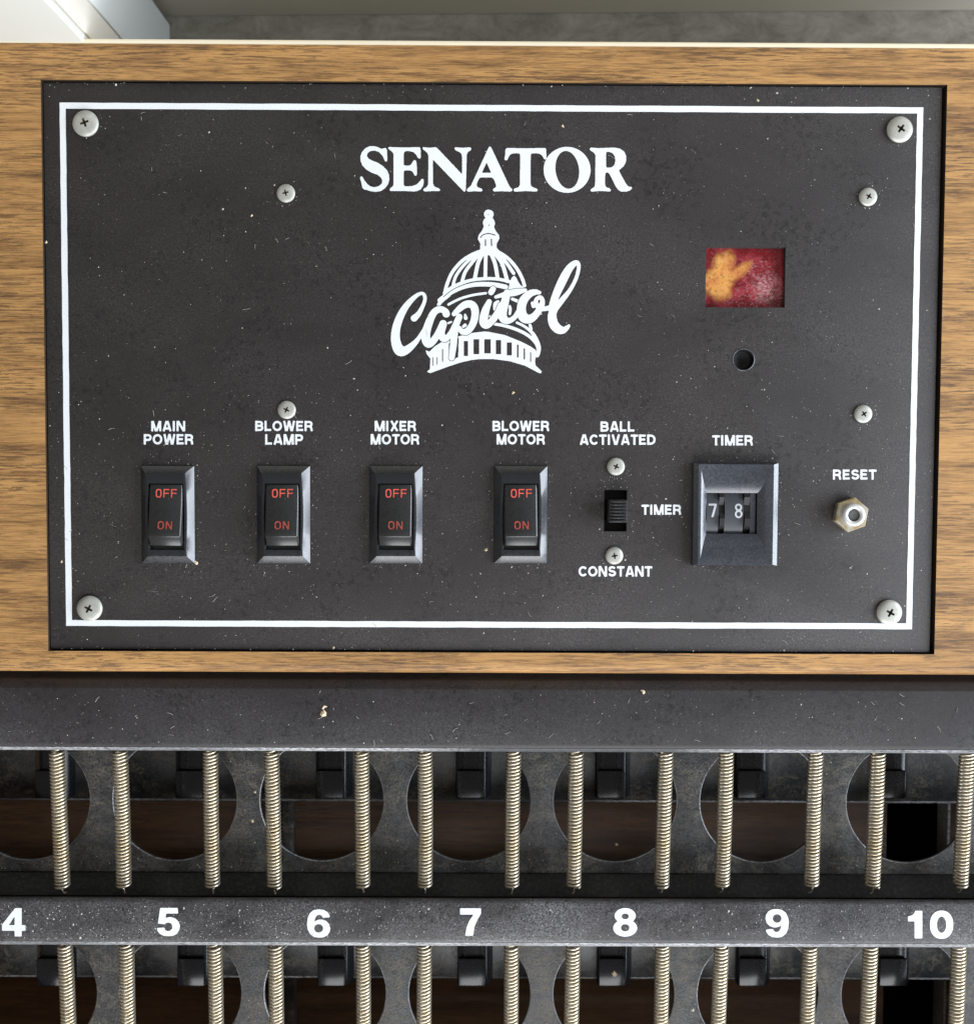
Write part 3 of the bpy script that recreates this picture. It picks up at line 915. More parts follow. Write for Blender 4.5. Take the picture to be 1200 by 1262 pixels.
# --- small captions
for words, lines in (
    ('MAIN POWER', [('MAIN', 186.2, 228.2, 518.7, 531.5), ('POWER', 177, 238.5, 534.8, 547.8)]),
    ('BLOWER LAMP', [('BLOWER', 314.3, 385.7, 518.5, 531.3), ('LAMP', 326.6, 373.3, 535, 548)]),
    ('MIXER MOTOR', [('MIXER', 461.5, 512.9, 518.5, 531.3), ('MOTOR', 456.6, 516.8, 534.8, 547.8)]),
    ('BLOWER MOTOR', [('BLOWER', 606.7, 676.9, 518.5, 531.3), ('MOTOR', 611.8, 671.6, 534.8, 547.8)]),
    ('BALL ACTIVATED', [('BALL', 739.7, 781.7, 519.2, 532), ('ACTIVATED', 714, 807.4, 535.3, 548.2)]),
    ('TIMER above the thumbwheels', [('TIMER', 877.4, 927.8, 536.2, 549)]),
    ('TIMER beside the slide switch', [('TIMER', 790.3, 839.5, 621.8, 634.4)]),
    ('CONSTANT', [('CONSTANT', 712.6, 803.2, 697.7, 710.6)]),
    ('RESET', [('RESET', 1026, 1079.5, 578.5, 591.1)]),
):
    ink = Ink(min(l[1] for l in lines), lines[0][3], max(l[2] for l in lines), lines[-1][4], 0.25)
    for l in lines:
        text_ink(ink, *l)
    ink_obj('lettering', ink, 0.33, PZ, 'white', faceplate, 'white printed words ' + words)

# --- screws
def screw_mesh():
    bm = bmesh.new()
    prof = [(0, 0.02), (1, 0.02), (1.0, 0.14), (0.97, 0.21), (0.88, 0.30), (0.72, 0.37), (0.5, 0.415), (0.25, 0.435), (0, 0.44)]
    lathe(bm, prof, 36)
    for v in bm.verts:
        v.co *= 1
    me = bm_mesh(bm, 'screw', 50)
    cs = []
    for a in (0, math.pi / 2):
        c = bmesh.new()
        w, L = 0.105, 0.45
        vs = [c.verts.new(p) for p in ((-L * 0.5, -w * .6, .14), (L * 0.5, -w * .6, .14), (L * 0.5, w * .6, .14), (-L * 0.5, w * .6, .14),
                                       (-L, -w, .7), (L, -w, .7), (L, w, .7), (-L, w, .7))]
        for q in ((0, 3, 2, 1), (4, 5, 6, 7), (0, 1, 5, 4), (2, 3, 7, 6), (1, 2, 6, 5), (3, 0, 4, 7)):
            c.faces.new([vs[i] for i in q])
        bmesh.ops.rotate(c, verts=c.verts, matrix=Matrix.Rotation(a, 3, 'Z'))
        cs.append(bm_mesh(c, 'c'))
    c = bmesh.new()
    lathe(c, [(0, 0.10), (0.10, 0.16), (0.21, 0.7), (0, 0.7)], 8)
    cs.append(bm_mesh(c, 'c'))
    res = cut(me, cs, 'screw')
    for p in res.polygons:
        cc = p.center / S
        r_ = math.hypot(cc.x, cc.y)
        zz = np.interp(r_, [0, .25, .5, .72, .88, .97, 1], [.44, .435, .415, .37, .30, .21, .14])
        p.use_smooth = cc.z > zz - 0.02
    res.materials.clear()
    res.materials.append(M['nickel'])
    res.materials.append(M['screw_pit'])
    for p in res.polygons:
        if not p.use_smooth and math.hypot(p.center.x, p.center.y) / S < 0.5 and p.center.z / S < 0.40 and p.center.z / S > 0.03:
            p.material_index = 1
    return res


scr = screw_mesh()
for px, py, r, a, tilt in ((105, 151.5, 3.75, 20, 0), (1109, 159, 3.75, 55, 0), (110, 750, 3.75, 62, 0), (1096, 755, 3.75, 62, 0),
                           (352, 237.5, 2.65, 15, 0), (1070, 242, 2.65, 58, 0), (353, 505, 2.65, 65, 0), (1064, 510, 2.65, 35, 0),
                           (759, 575, 2.6, 65, 0), (757, 685, 2.6, 8, 0)):
    p = at(px, py, 0.6)
    o = link('screw', scr, None, pan, None, (p.x, p.y, 0.03))
    o.scale = (r, r, r * 0.82)
    o.rotation_euler = (0, 0, math.radians(a))

# --- rocker switches
BWX, BHY = 66 * MMPX / 2, 121 * MMPX / 2
BH = 2.3


def bezel_mesh():
    bm = bmesh.new()

    def ring(hx, hy, z, bow=0.0, nseg=10, dy=0.0):
        pts = []
        for k in range(nseg):
            t = -1 + 2 * k / nseg
            pts.append((t * hx, hy))
        for k in range(nseg):
            t = 1 - 2 * k / nseg
            pts.append((hx + bow * (1 - t * t) - bow, t * hy))
        for k in range(nseg):
            t = 1 - 2 * k / nseg
            pts.append((t * hx, -hy))
        for k in range(nseg):
            t = -1 + 2 * k / nseg
            pts.append((-hx - bow * (1 - t * t) + bow, t * hy))
        return [bm.verts.new((x, y + dy, z)) for x, y in pts]

    r = [ring(BWX, BHY, 0.02), ring(BWX - 0.08, BHY - 0.08, 0.40), ring(BWX - 1.75, BHY - 2.15, BH - 0.12, 0.45), ring(BWX - 2.05, BHY - 2.45, BH, 0.45),
         ring(5.35, 9.75, BH, 0.3, dy=-0.45), ring(5.2, 9.6, BH - 0.3, 0.3, dy=-0.45), ring(5.2, 9.6, 0.3, 0.3, dy=-0.45)]
    for a, b in zip(r, r[1:]):
        n_ = len(a)
        for i in range(n_):
            j = (i + 1) % n_
            bm.faces.new((a[i], b[i], b[j], a[j]))
    bm.faces.new(r[-1])
    return bm_mesh(bm, 'rocker_switch', 22)


RY0, RY1, RY2 = 8.85, -6.0, -8.9       # top end, upper edge of end face, foot of end face (mm from switch centre)


def zrock(y):
    t = (RY0 - y) / (RY0 - RY1)
    return 2.35 + 2.3 * t - 1.0 * t * (1 - t) * 1.6


def rocker_mesh():
    bm = bmesh.new()
    hx = 4.85
    prof = []
    for i in range(13):
        y = RY0 + (RY1 - RY0) * i / 12
        prof.append((y, zrock(y)))
    prof[0] = (RY0 - 0.1, zrock(RY0) - 0.1)
    prof.append((RY1 - 0.35, zrock(RY1) - 0.18))
    prof.append((RY1 - 0.6, zrock(RY1) - 0.6))
    prof += [(RY2, 2.6), (RY2, 0.6), (RY0, 0.6), (RY0, 2.1)]
    rows = []
    for x, sh in ((-hx, 1), (-hx + 0.2, .35), (-hx + 0.55, 0), (hx - 0.55, 0), (hx - 0.2, .35), (hx, 1)):
        row = []
        for (y, z) in prof:
            yc = min(y, RY0 - 0.95 * sh * sh)
            if z < zrock(RY1) - 0.1 and y < RY1:
                yc = max(yc, y + 0.55 * sh * sh)
            row.append(bm.verts.new((x, yc, z - (0.5 * sh if z > 1 else 0))))
        rows.append(row)
    k = len(prof)
    for a, b in zip(rows, rows[1:]):
        for j in range(k):
            bm.faces.new((a[j], a[(j + 1) % k], b[(j + 1) % k], b[j]))
    bm.faces.new(rows[0])
    bm.faces.new(rows[-1][::-1])
    return bm_mesh(bm, 'rocker', 45)


def rocker_text(word, cx, cy, wd, hh):
    ink = Ink(0, 0, wd * 10, hh * 10, 0.3)
    n_ = len(word)
    cell = wd * 10 / n_
    for i, ch in enumerate(word):
        x0 = i * cell + 0.12 * cell
        x1 = (i + 1) * cell - 0.12 * cell
        wl_ = 2.5
        hw_ = 1.6
        ym, ht = hh * 5, hh * 10
        if ch == 'O':
            r_ = (x1 - x0) / 2
            ink.ell((x0 + x1) / 2, ym, r_, ht / 2, p=3)
            ink.ell((x0 + x1) / 2, ym, r_ - 2 * hw_, ht / 2 - 2 * hw_, sub=True, p=2.6)
        elif ch == 'F':
            for q in ([(x0 + hw_, 0), (x0 + hw_, ht)], [(x0, hw_), (x1, hw_)], [(x0, ym), (x1 - 1, ym)]):
                ink.stroke([(a, b, hw_) for a, b in q], caps=False)
        elif ch == 'N':
            for q in ([(x0 + hw_, 0), (x0 + hw_, ht)], [(x1 - hw_, 0), (x1 - hw_, ht)], [(x0 + hw_, 0), (x1 - hw_, ht)]):
                ink.stroke([(a, b, hw_) for a, b in q], caps=False)
    ink.blur(0.4)

    def fn(x, y):
        yy = cy + hh / 2 - y / 10
        return (cx - wd / 2 + x / 10, yy, zrock(yy) + 0.05)
    return ink.mesh('lettering', fn)


bez, rok = bezel_mesh(), rocker_mesh()
t_off = rocker_text('OFF', 0.2, 6.35, 6.7, 2.5)
t_on = rocker_text('ON', 0.15, -2.9, 4.7, 2.35)
for i, (px, py, lab) in enumerate(((207.5, 634.3, 'MAIN POWER'), (349.7, 634.3, 'BLOWER LAMP'), (488, 634.3, 'MIXER MOTOR'), (641.3, 634.3, 'BLOWER MOTOR'))):
    p = at(px, py, 0)
    b = link('rocker_switch', bez, 'plastic', pan, 'black rocker switch under the words ' + lab, p)
    for nm, me, mt in (('rocker', rok, 'rocker'), ('off_lettering', t_off, 'red'), ('on_lettering', t_on, 'red_dim')):
        o = link(nm, me, mt, b, None, p)
        o.rotation_euler = (0, 0, math.radians((-0.3, 0.4, -0.2, 0.5)[i]))

# --- indicator window
p0, p1 = at(866, 381.5, 0), at(971, 301.5, 0)
lens = link('indicator_window', box_me('indicator_window', p0.x, p1.x, p0.y, p1.y, -3.4, -2.02), 'lens', pan, 'dirty dark red rectangular indicator lens')
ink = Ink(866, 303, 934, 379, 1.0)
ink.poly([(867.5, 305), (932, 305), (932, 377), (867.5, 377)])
link('orange_reflection', ink.mesh('orange_reflection', PANEL_AT(-1.98)), 'layer', lens, 'painted orange reflection on the red lens')

# --- sensor hole
p = at(916, 443, 0)
bm = lathe(bmesh.new(), [(0, -2.6), (1.2, -2.5), (2.5, -2.2), (3.0, -1.3), (3.03, -0.15), (3.03, 0.0)], 40)
sh_ = link('sensor_hole', bm_mesh(bm, 'sensor_hole', 40), 'black', pan, 'small round dark sensor hole below the red lens', p)
bm = lathe(bmesh.new(), [(3.0, -0.3), (3.0, 0.03), (3.1, 0.10), (3.28, 0.08), (3.34, 0.005)], 40)
link('rim', bm_mesh(bm, 'rim', 60), 'timer', sh_, None, p)

# --- slide switch
p0, p1 = at(741, 658, 0), at(776, 601, 0)
bm = bmesh.new()
c0, c1 = at(744.3, 654.7, 0), at(772.2, 604.3, 0)
box(bm, p0.x, p1.x, p0.y, p1.y, -6.0, -5.0)
box(bm, p0.x, c0.x, p0.y, p1.y, -4.98, -2.02)
box(bm, c1.x, p1.x, p0.y, p1.y, -4.98, -2.02)
box(bm, c0.x + 0.02, c1.x - 0.02, p0.y, c0.y, -4.98, -2.02)
box(bm, c0.x + 0.02, c1.x - 0.02, c1.y, p1.y, -4.98, -2.02)
sl = link('slide_switch', bm_mesh(bm, 'slide_switch'), 'black', pan, 'black slide switch between the words BALL ACTIVATED and CONSTANT')
k0, k1 = at(750, 644, 4.0), at(773.2, 616, 4.0)
bm = bmesh.new()
box(bm, k0.x, k1.x, k0.y, k1.y, -4.9, 3.7, bev=0.25)
ny = 7
for i in range(ny):
    ya = k0.y + (k1.y - k0.y) * (i + 0.15) / ny
    yb_ = k0.y + (k1.y - k0.y) * (i + 0.72) / ny
    box(bm, k0.x + 0.15, k1.x - 0.15, ya, yb_, 3.5, 4.4, bev=0.15, seg=1)
link('knob', bm_mesh(bm, 'knob', 40), 'rocker', sl)

# --- timer thumbwheel unit
q0, q1 = at(851.5, 696.5, 0), at(957.5, 570.5, 0)
tx, ty = (q0.x + q1.x) / 2, (q0.y + q1.y) / 2
hx, hy = (q1.x - q0.x) / 2, (q1.y - q0.y) / 2


def rr(bm, x0, x1, y0, y1, z):
    return [bm.verts.new(v) for v in ((x0, y0, z), (x1, y0, z), (x1, y1, z), (x0, y1, z))]


bm = bmesh.new()
TH = 2.7
i0, i1 = X(870.5, 1, 632), X(933, 1, 632)
j0, j1 = Y(658, 1, 900), Y(607.5, 1, 900)
R_ = [rr(bm, tx - hx, tx + hx, ty - hy, ty + hy, 0.03), rr(bm, tx - hx + 0.1, tx + hx - 0.1, ty - hy + 0.1, ty + hy - 0.1, TH - 1.0),
      rr(bm, tx - hx + 1.35, tx + hx - 1.65, ty - hy + 0.5, ty + hy - 0.5, TH)]
R_.append(rr(bm, tx - hx + 1.9, tx + hx - 2.15, ty - hy + 1.1, ty + hy - 1.1, TH - 0.1))
# concave throat
for t in (0.18, 0.4, 0.62, 0.82, 1.0):
    e = math.sin(t * math.pi / 2)
    ez = t ** 1.3
    L0, L1 = (tx - hx + 1.9), (tx + hx - 2.15)
    M0, M1 = (ty - hy + 1.1), (ty + hy - 1.1)
    R_.append(rr(bm, L0 + (i0 - L0) * t, L1 + (i1 - L1) * t, M0 + (j0 - M0) * (t * 0.5 + e * 0.5), M1 + (j1 - M1) * (t * 0.5 + e * 0.5), TH - 0.1 - (TH - 0.9) * ez))
R_.append(rr(bm, i0, i1, j0, j1, -8))
for a, b in zip(R_, R_[1:]):
    for i in range(4):
        j = (i + 1) % 4
        bm.faces.new((a[i], b[i], b[j], a[j]))
bm.faces.new(R_[-1])
tim = link('timer_dial', bm_mesh(bm, 'timer_dial', 26), 'timer', pan, 'black two-digit thumbwheel timer showing 7 and 8')
# seam ribs on the throat ends
xs = X(871, -2, 632)
wr = 14.0
wy, wz = (j0 + j1) / 2, 1.15 - wr


def wheel(xa, xb, r=wr):
    bm = bmesh.new()
    seg = 60
    rows = [[], []]
    for s_, x in ((0, xa), (1, xb)):
        for i in range(seg):
            a = 2 * math.pi * i / seg
            rows[s_].append(bm.verts.new((x, wy + r * math.sin(a), wz + r * math.cos(a))))
    for i in range(seg):
        j = (i + 1) % seg
        bm.faces.new((rows[0][i], rows[0][j], rows[1][j], rows[1][i]))
    bm.faces.new(rows[0])
    bm.faces.new(rows[1])
    return bm_mesh(bm, 'thumbwheel', 30)


def gear(xa, xb, r=wr + 0.25):
    """toothed rim beside a numbered wheel"""
    bm = bmesh.new()
    seg = 44
    rows = [[], []]
    for s_, x in ((0, xa), (1, xb)):
        for i in range(seg):
            a = 2 * math.pi * (i + 0.3) / seg
            q = r + (0.55 if (i // 2) % 2 else -0.9)
            rows[s_].append(bm.verts.new((x, wy + q * math.sin(a), wz + q * math.cos(a))))
    for i in range(seg):
        j = (i + 1) % seg
        bm.faces.new((rows[0][i], rows[0][j], rows[1][j], rows[1][i]))
    bm.faces.new(rows[0])
    bm.faces.new(rows[1])
    return bm_mesh(bm, 'toothed_rim')


def wx(px):
    return X(px, 1.15, 632)


link('thumbwheel', wheel(wx(870.5), wx(885.5)), 'seg_grey', tim)
link('thumbwheel', wheel(wx(893), wx(916)), 'seg_grey', tim)
link('toothed_rim', gear(wx(886.3), wx(892.2)), 'black', tim)
link('toothed_rim', gear(wx(917), wx(924)), 'black', tim)
link('side_plate', box_me('side_plate', wx(925), wx(931.5), j0 + 0.1, j1 - 0.1, -7.5, 0.2), 'timer', tim)
for nm, sh, bb in (('7', [(873.2, 620.8), (883.2, 620.8), (883.2, 622.6), (878.8, 637.4), (876.2, 637.4), (880.2, 623.2), (873.2, 623.2)], (872, 619, 885, 639)),
                   ('8', None, (904, 619, 916, 641))):
    ink = Ink(*bb, 0.2)
    if sh:
        ink.poly(sh)
    else:
        ink.ell(910, 625.3, 4.4, 4.6)
        ink.ell(910, 633.6, 4.7, 5.0)
        ink.ell(910, 625.3, 2.2, 2.4, sub=True)
        ink.ell(910, 633.6, 2.5, 2.8, sub=True)
    ink.blur(0.3)

    def fn(x, y):
        q = at(x, y, 1.15)
        dy = q.y - wy
        return (q.x, q.y, wz + math.sqrt(max(0, wr * wr - dy * dy)) + 0.05)
    link('numeral', ink.mesh('numeral', fn), 'digit', tim, 'white numeral %s on the thumbwheel' % nm)

# --- reset button
p = at(1045.5, 634, 0)
bm = bmesh.new()
hexp = []
for z, r in ((0.03, 5.0), (0.3, 5.15), (2.6, 5.15), (3.0, 4.75)):
    hexp.append([bm.verts.new((r * math.cos(math.radians(60 * k + 20)), r * math.sin(math.radians(60 * k + 20)), z)) for k in range(6)])
hexp.append([bm.verts.new((3.3 * math.cos(math.radians(60 * k + 20)), 3.3 * math.sin(math.radians(60 * k + 20)), 3.0)) for k in range(6)])
for a, b in zip(hexp, hexp[1:]):
    for i in range(6):
        bm.faces.new((a[i], a[(i + 1) % 6], b[(i + 1) % 6], b[i]))
bm.faces.new(hexp[0])
bm.faces.new(hexp[-1])
rs = link('reset_button', bm_mesh(bm, 'reset_button', 20), 'brass', pan, 'nickel hex-nut push button under the word RESET', p)
bm = lathe(bmesh.new(), [(3.35, 3.01), (3.35, 4.3), (3.1, 4.75), (2.7, 4.95), (2.05, 4.9), (1.8, 4.6), (1.75, 3.1)], 36)
link('collar', bm_mesh(bm, 'collar', 50), 'collar', rs, None, p)
bm = lathe(bmesh.new(), [(1.7, 3.1), (1.7, 4.0), (1.4, 4.25), (0.8, 4.15), (0, 4.1)], 28)
link('plunger', bm_mesh(bm, 'plunger', 50), 'plunger', rs, None, p)

# ==================================================================  BALL TRAY
tray = root('ball_tray', 'black metal ball tray with coil springs and white slot numbers 4 to 10', 'ball tray', (0, Y(1100, -20), -60))


def PF(*pts):
    return [(Y(py, z), z) for py, z in pts]


r1 = PF((822, -14), (822, -8.5), (833, -7.5), (837, -5.2), (840, -3.6), (846, -3.2), (848.5, -2.5), (851, -2.2), (917, -2.2), (921.5, -2.35), (924.2, -2.9), (925.6, -3.9), (926, -5.2), (926, -8.5), (921, -8.5), (919, -4.5), (900, -4.0), (850, -4.2), (846, -6), (830, -14))
top_rail = link('top_rail', extrude_x('top_rail', r1, XL + 0.5, XR - 0.5, 1, 60), 'rail', tray)
r2 = PF((1107, -13.6), (1107.4, -8.6), (1108.6, -7.2), (1111, -6.35), (1114.5, -6), (1158, -6), (1161.6, -6.15), (1164, -6.8), (1165.3, -7.8), (1165.6, -9), (1165.6, -12), (1160, -12), (1158, -8), (1115, -7.6), (1112, -13.6))
num_rail = link('number_rail', extrude_x('number_rail', r2, XL + 0.5, XR - 0.5, 1, 60), 'number_rail', tray)
# worn bright lower lips
link('worn_lip', extrude_x('worn_lip', PF((922.6, -2.38), (924.8, -2.85), (926.2, -3.8), (926.5, -4.6), (926.5, -6), (926.1, -6), (926.1, -5.1), (925.7, -3.8), (924.4, -2.8)), XL + 0.6, XR - 0.6, 1, 60), 'edge', top_rail)
link('worn_lip', extrude_x('worn_lip', PF((1162.3, -6.15), (1164.5, -6.7), (1165.8, -7.7), (1166.1, -8.6), (1166.1, -10), (1165.7, -10), (1165.7, -8.9), (1165.4, -7.7), (1164.1, -6.75)), XL + 0.6, XR - 0.6, 1, 60), 'edge', num_rail)


def digit_ink(ch, x0, x1, y0, y1):
    ink = Ink(x0, y0, x1, y1, 0.25)
    w, h_ = x1 - x0, y1 - y0

    def U(pts):
        return [(x0 + a * w, y0 + b * h_) for a, b in pts]

    def E_(cx, cy, rx, ry, sub=False, p=2.0):
        ink.ell(x0 + cx * w, y0 + cy * h_, rx * w, ry * h_, sub, 0, p)
    six = [(0.98, 0.28), (0.68, 0.30), (0.63, 0.22), (0.53, 0.19), (0.42, 0.22), (0.34, 0.33), (0.32, 0.45), (0.40, 0.39), (0.52, 0.36), (0.66, 0.36), (0.82, 0.41), (0.94, 0.51), (1, 0.66), (0.97, 0.8), (0.87, 0.92), (0.7, 0.99), (0.5, 1), (0.3, 0.97), (0.13, 0.87), (0.03, 0.7), (0, 0.52), (0.03, 0.31), (0.12, 0.14), (0.28, 0.03), (0.5, 0), (0.72, 0.02), (0.88, 0.1), (0.96, 0.2)]
    if ch == '4':
        ink.poly(U([(0.55, 0), (0.84, 0), (0.84, 0.60), (1, 0.60), (1, 0.80), (0.84, 0.80), (0.84, 1), (0.53, 1), (0.53, 0.80), (0, 0.80), (0, 0.58)]))
        ink.poly(U([(0.53, 0.60), (0.53, 0.30), (0.28, 0.60)]), sub=True)
    elif ch == '5':
        ink.poly(U([(0.14, 0), (0.90, 0), (0.92, 0.20), (0.40, 0.20), (0.37, 0.36), (0.48, 0.325), (0.62, 0.32), (0.8, 0.37), (0.94, 0.48), (1, 0.63), (0.97, 0.78), (0.87, 0.91), (0.7, 0.985), (0.5, 1), (0.3, 0.985), (0.13, 0.92), (0.03, 0.82), (0.0, 0.71), (0.32, 0.69), (0.36, 0.78), (0.46, 0.82), (0.58, 0.80), (0.66, 0.73), (0.67, 0.64), (0.62, 0.55), (0.5, 0.51), (0.38, 0.54), (0.34, 0.58), (0.04, 0.55)]))
    elif ch in '69':
        if ch == '6':
            ink.poly(U(six))
            E_(.5, .67, .19, .15, True)
        else:
            ink.poly(U([(1 - a, 1 - b) for a, b in six]))
            E_(.5, .33, .19, .15, True)
    elif ch == '7':
        ink.poly(U([(0, 0), (1, 0), (1, 0.2), (0.82, 0.42), (0.68, 0.68), (0.62, 1), (0.24, 1), (0.3, 0.72), (0.44, 0.45), (0.64, 0.23), (0, 0.23)]))
    elif ch == '8':
        E_(.5, .27, .44, .27)
        E_(.5, .70, .5, .30)
        E_(.5, .29, .15, .10, True)
        E_(.5, .69, .18, .125, True)
    elif ch == '1':
        ink.poly(U([(0.5, 0), (1, 0), (1, 1), (0.46, 1), (0.46, 0.38), (0, 0.38), (0, 0.2), (0.25, 0.17), (0.42, 0.1)]))
    elif ch == '0':
        E_(.5, .5, .5, .5, p=2.2)
        E_(.5, .5, .2, .29, True)
    ink.blur(0.45)
    return ink


for ch, x0, x1, y0, y1 in (('4', 2.6, 31.4, 1119.6, 1154.4), ('5', 193.4, 221.8, 1119.4, 1154.2), ('6', 378.2, 407, 1121, 1156), ('7', 567, 592.6, 1119.9, 1153.5),
                           ('8', 755.5, 785, 1119.5, 1154.7), ('9', 943, 971.8, 1120.7, 1155.9), ('1', 1118.7, 1136.4, 1123, 1157), ('0', 1145.7, 1174.4, 1122.6, 1157.4)):
    link('numeral', digit_ink(ch, x0, x1, y0, y1).mesh('numeral', PANEL_AT(-5.94)), 'white', num_rail, 'white painted digit ' + ch)

PITCH = 46.5


def perforated(name, z, y_top, y_bot, cxs, cy, r, x0, x1, th=1.2):
    bm = bmesh.new()
    seg = 64
    bounds = [x0] + [(a + b) / 2 for a, b in zip(cxs, cxs[1:])] + [x1]
    for k, c in enumerate(cxs):
        xa, xb = bounds[k], bounds[k + 1]
        cir, rec = [], []
        angs = sorted(set([2 * math.pi * i / seg for i in range(seg)] + [math.atan2(yy - cy, xx - c) % (2 * math.pi) for xx in (xa, xb) for yy in (y_top, y_bot)]))
        for a in angs:
            ca, sa = math.cos(a), math.sin(a)
            tx_ = ((xb - c) / ca if ca > 1e-9 else (xa - c) / ca if ca < -1e-9 else 1e9)
            ty_ = ((y_top - cy) / sa if sa > 1e-9 else (y_bot - cy) / sa if sa < -1e-9 else 1e9)
            t = min(tx_, ty_)
            cir.append((c + r * ca, cy + r * sa))
            rec.append((c + t * ca, cy + t * sa))
        for zz in (z,):
            vc0 = [bm.verts.new((x, y, z)) for x, y in cir]
            e = 0.25
            vcb = [bm.verts.new((c + (x - c) * (1 - e / r), cy + (y - cy) * (1 - e / r), z - e)) for x, y in cir]
            vcl = [bm.verts.new((c + (x - c) * (1 - e / r), cy + (y - cy) * (1 - e / r), z - th)) for x, y in cir]
            vr = [bm.verts.new((x, y, z)) for x, y in rec]
            vrl = [bm.verts.new((x, y, z - th)) for x, y in rec]
            m_ = len(angs)
            for i in range(m_):
                j = (i + 1) % m_
                bm.faces.new((vr[i], vr[j], vc0[j], vc0[i])).material_index = 0
                bm.faces.new((vc0[i], vc0[j], vcb[j], vcb[i])).material_index = 1
                bm.faces.new((vcb[i], vcb[j], vcl[j], vcl[i])).material_index = 0
                bm.faces.new((vcl[i], vcl[j], vrl[j], vrl[i])).material_index = 0
    bmesh.ops.remove_doubles(bm, verts=bm.verts, dist=0.001)
    return bm_mesh(bm, name, 40)


for row, (zc, hy_, y0, y1, hx7, zr, ry1) in enumerate(((-20.0, 987, 905, 1075.5, 577.3, -20, 1108), (-22.6, 1225, 1140, 1313, 578.5, -22.6, 1346))):
    c7 = X(hx7, zc, hy_)
    cxs = [c7 + PITCH * k for k in range(-4, 5)]
    link('perforated_plate', perforated('perforated_plate', zc, Y(y0, zc), Y(y1, zc), cxs, Y(hy_, zc), 19.8, XL + 0.6, XR - 0.6), ['plate', 'edge'], tray)
    ya = Y(y1, zc)
    yb2 = Y(ry1, zc + 7)
    # folded end of the plate and the black flange below it that takes the spring tails
    link('flange', extrude_x('flange', [(ya + 0.2, zc - 1.3), (ya - 0.05, zc + 0.15), (ya - 0.35, zc + 0.3), (ya - 0.7, zc + 0.05), (ya - 0.95, zc - 0.6), (ya - 1.4, zc - 8.5), (yb2 - 6, zc - 9), (yb2 - 6, zc - 10), (ya + 0.2, zc - 10)], XL + 0.6, XR - 0.6, 1, 60), 'flange', tray)

# --- springs
def spring_mesh(name, L=41.0, turns=39.3, R=2.05, wire=0.36, bend=0.0, ph=0.0):
    per = 14
    n_ = int(turns * per)
    pts = []
    for i in range(n_ + 1):
        t = i / n_
        a = 2 * math.pi * turns * t + ph
        r_ = R
        if t < 0.02:
            r_ = R * (0.45 + 0.55 * t / 0.02)
        jit = 0.05 * math.sin(t * 47 + ph) * math.sin(t * 13 + 2 * ph)
        pts.append(Vector((r_ * math.cos(a) + bend * math.sin(math.pi * t), -(L * t) + jit * 1.0, r_ * math.sin(a))))
    # end: the wire turns to the middle and runs on as a short tail
    last = pts[-1]
    pts += [Vector((last.x * 0.6, -L - 0.15, last.z * 0.6)), Vector((last.x * 0.2, -L - 0.35, 0.5)), Vector((0.05, -L - 0.9, 0.4)),
            Vector((0.12, -L - 1.6, 0.1)), Vector((0.0, -L - 2.3, -0.6)), Vector((-0.1, -L - 2.7, -1.8))]
    bm = bmesh.new()
    side_ = 6
    rings = []
    for i, p_ in enumerate(pts):
        d = (pts[min(i + 1, len(pts) - 1)] - pts[max(i - 1, 0)]).normalized()
        up = Vector((p_.x, 0, p_.z)) if i < n_ else Vector((0, 0, 1))
        if up.length < 1e-6:
            up = Vector((1, 0, 0))
        u = (up - d * up.dot(d)).normalized()
        v = d.cross(u)
        rings.append([bm.verts.new(p_ + (u * math.cos(2 * math.pi * k / side_) + v * math.sin(2 * math.pi * k / side_)) * (wire if i <= n_ else wire * 0.75)) for k in range(side_)])
    for a, b in zip(rings, rings[1:]):
        for k in range(side_):
            bm.faces.new((a[k], a[(k + 1) % side_], b[(k + 1) % side_], b[k]))
    bm.faces.new(rings[0])
    bm.faces.new(rings[-1])
    return bm_mesh(bm, name, 80)


variants = [spring_mesh('spring', bend=b, ph=p_) for b, p_ in ((0.0, 0.4), (0.18, 2.0), (-0.15, 3.7), (0.1, 5.2))]
row1 = [(70, 77), (148, 152.5), (259.5, 262), (334.5, 338), (445.5, 447), (523.5, 523.5), (633, 630.5), (709.5, 706.5), (820, 815), (894.5, 889.5), (1005, 999.5), (1081.5, 1074.5), (1191.5, 1183)]
row2 = [(80, 86.5), (156, 160), (264.5, 267.5), (339.5, 342), (447, 447.5), (523, 523), (630, 628.5), (706, 702.5), (816, 811.5), (889, 883), (997.5, 991), (1072.5, 1066), (1181, 1174)]
row3 = []
k = 0
for rowi, (yt_, yb3, zt, zb) in enumerate(((928, 1092, -10.8, -12.9), (1166, 1331, -14.2, -16.2))):
    for xt, xb in (row1, row2)[rowi]:
        a = at(xt, yt_, zt)
        b = at(xb, yb3 + random.uniform(-1, 1), zb)
        d = (a - b).normalized()
        start = a + d * 1.2
        ln = (start - b).length
        o = link('spring', variants[k % 4], 'spring', tray, None, start)
        o.rotation_mode = 'QUATERNION'
        q = Vector((0, 1, 0)).rotation_difference(d)
        o.rotation_quaternion = q @ Matrix.Rotation(random.uniform(-0.2, 0.2), 3, 'Y').to_quaternion()
        o.scale = (1, ln / 41.0, 1)
        k += 1

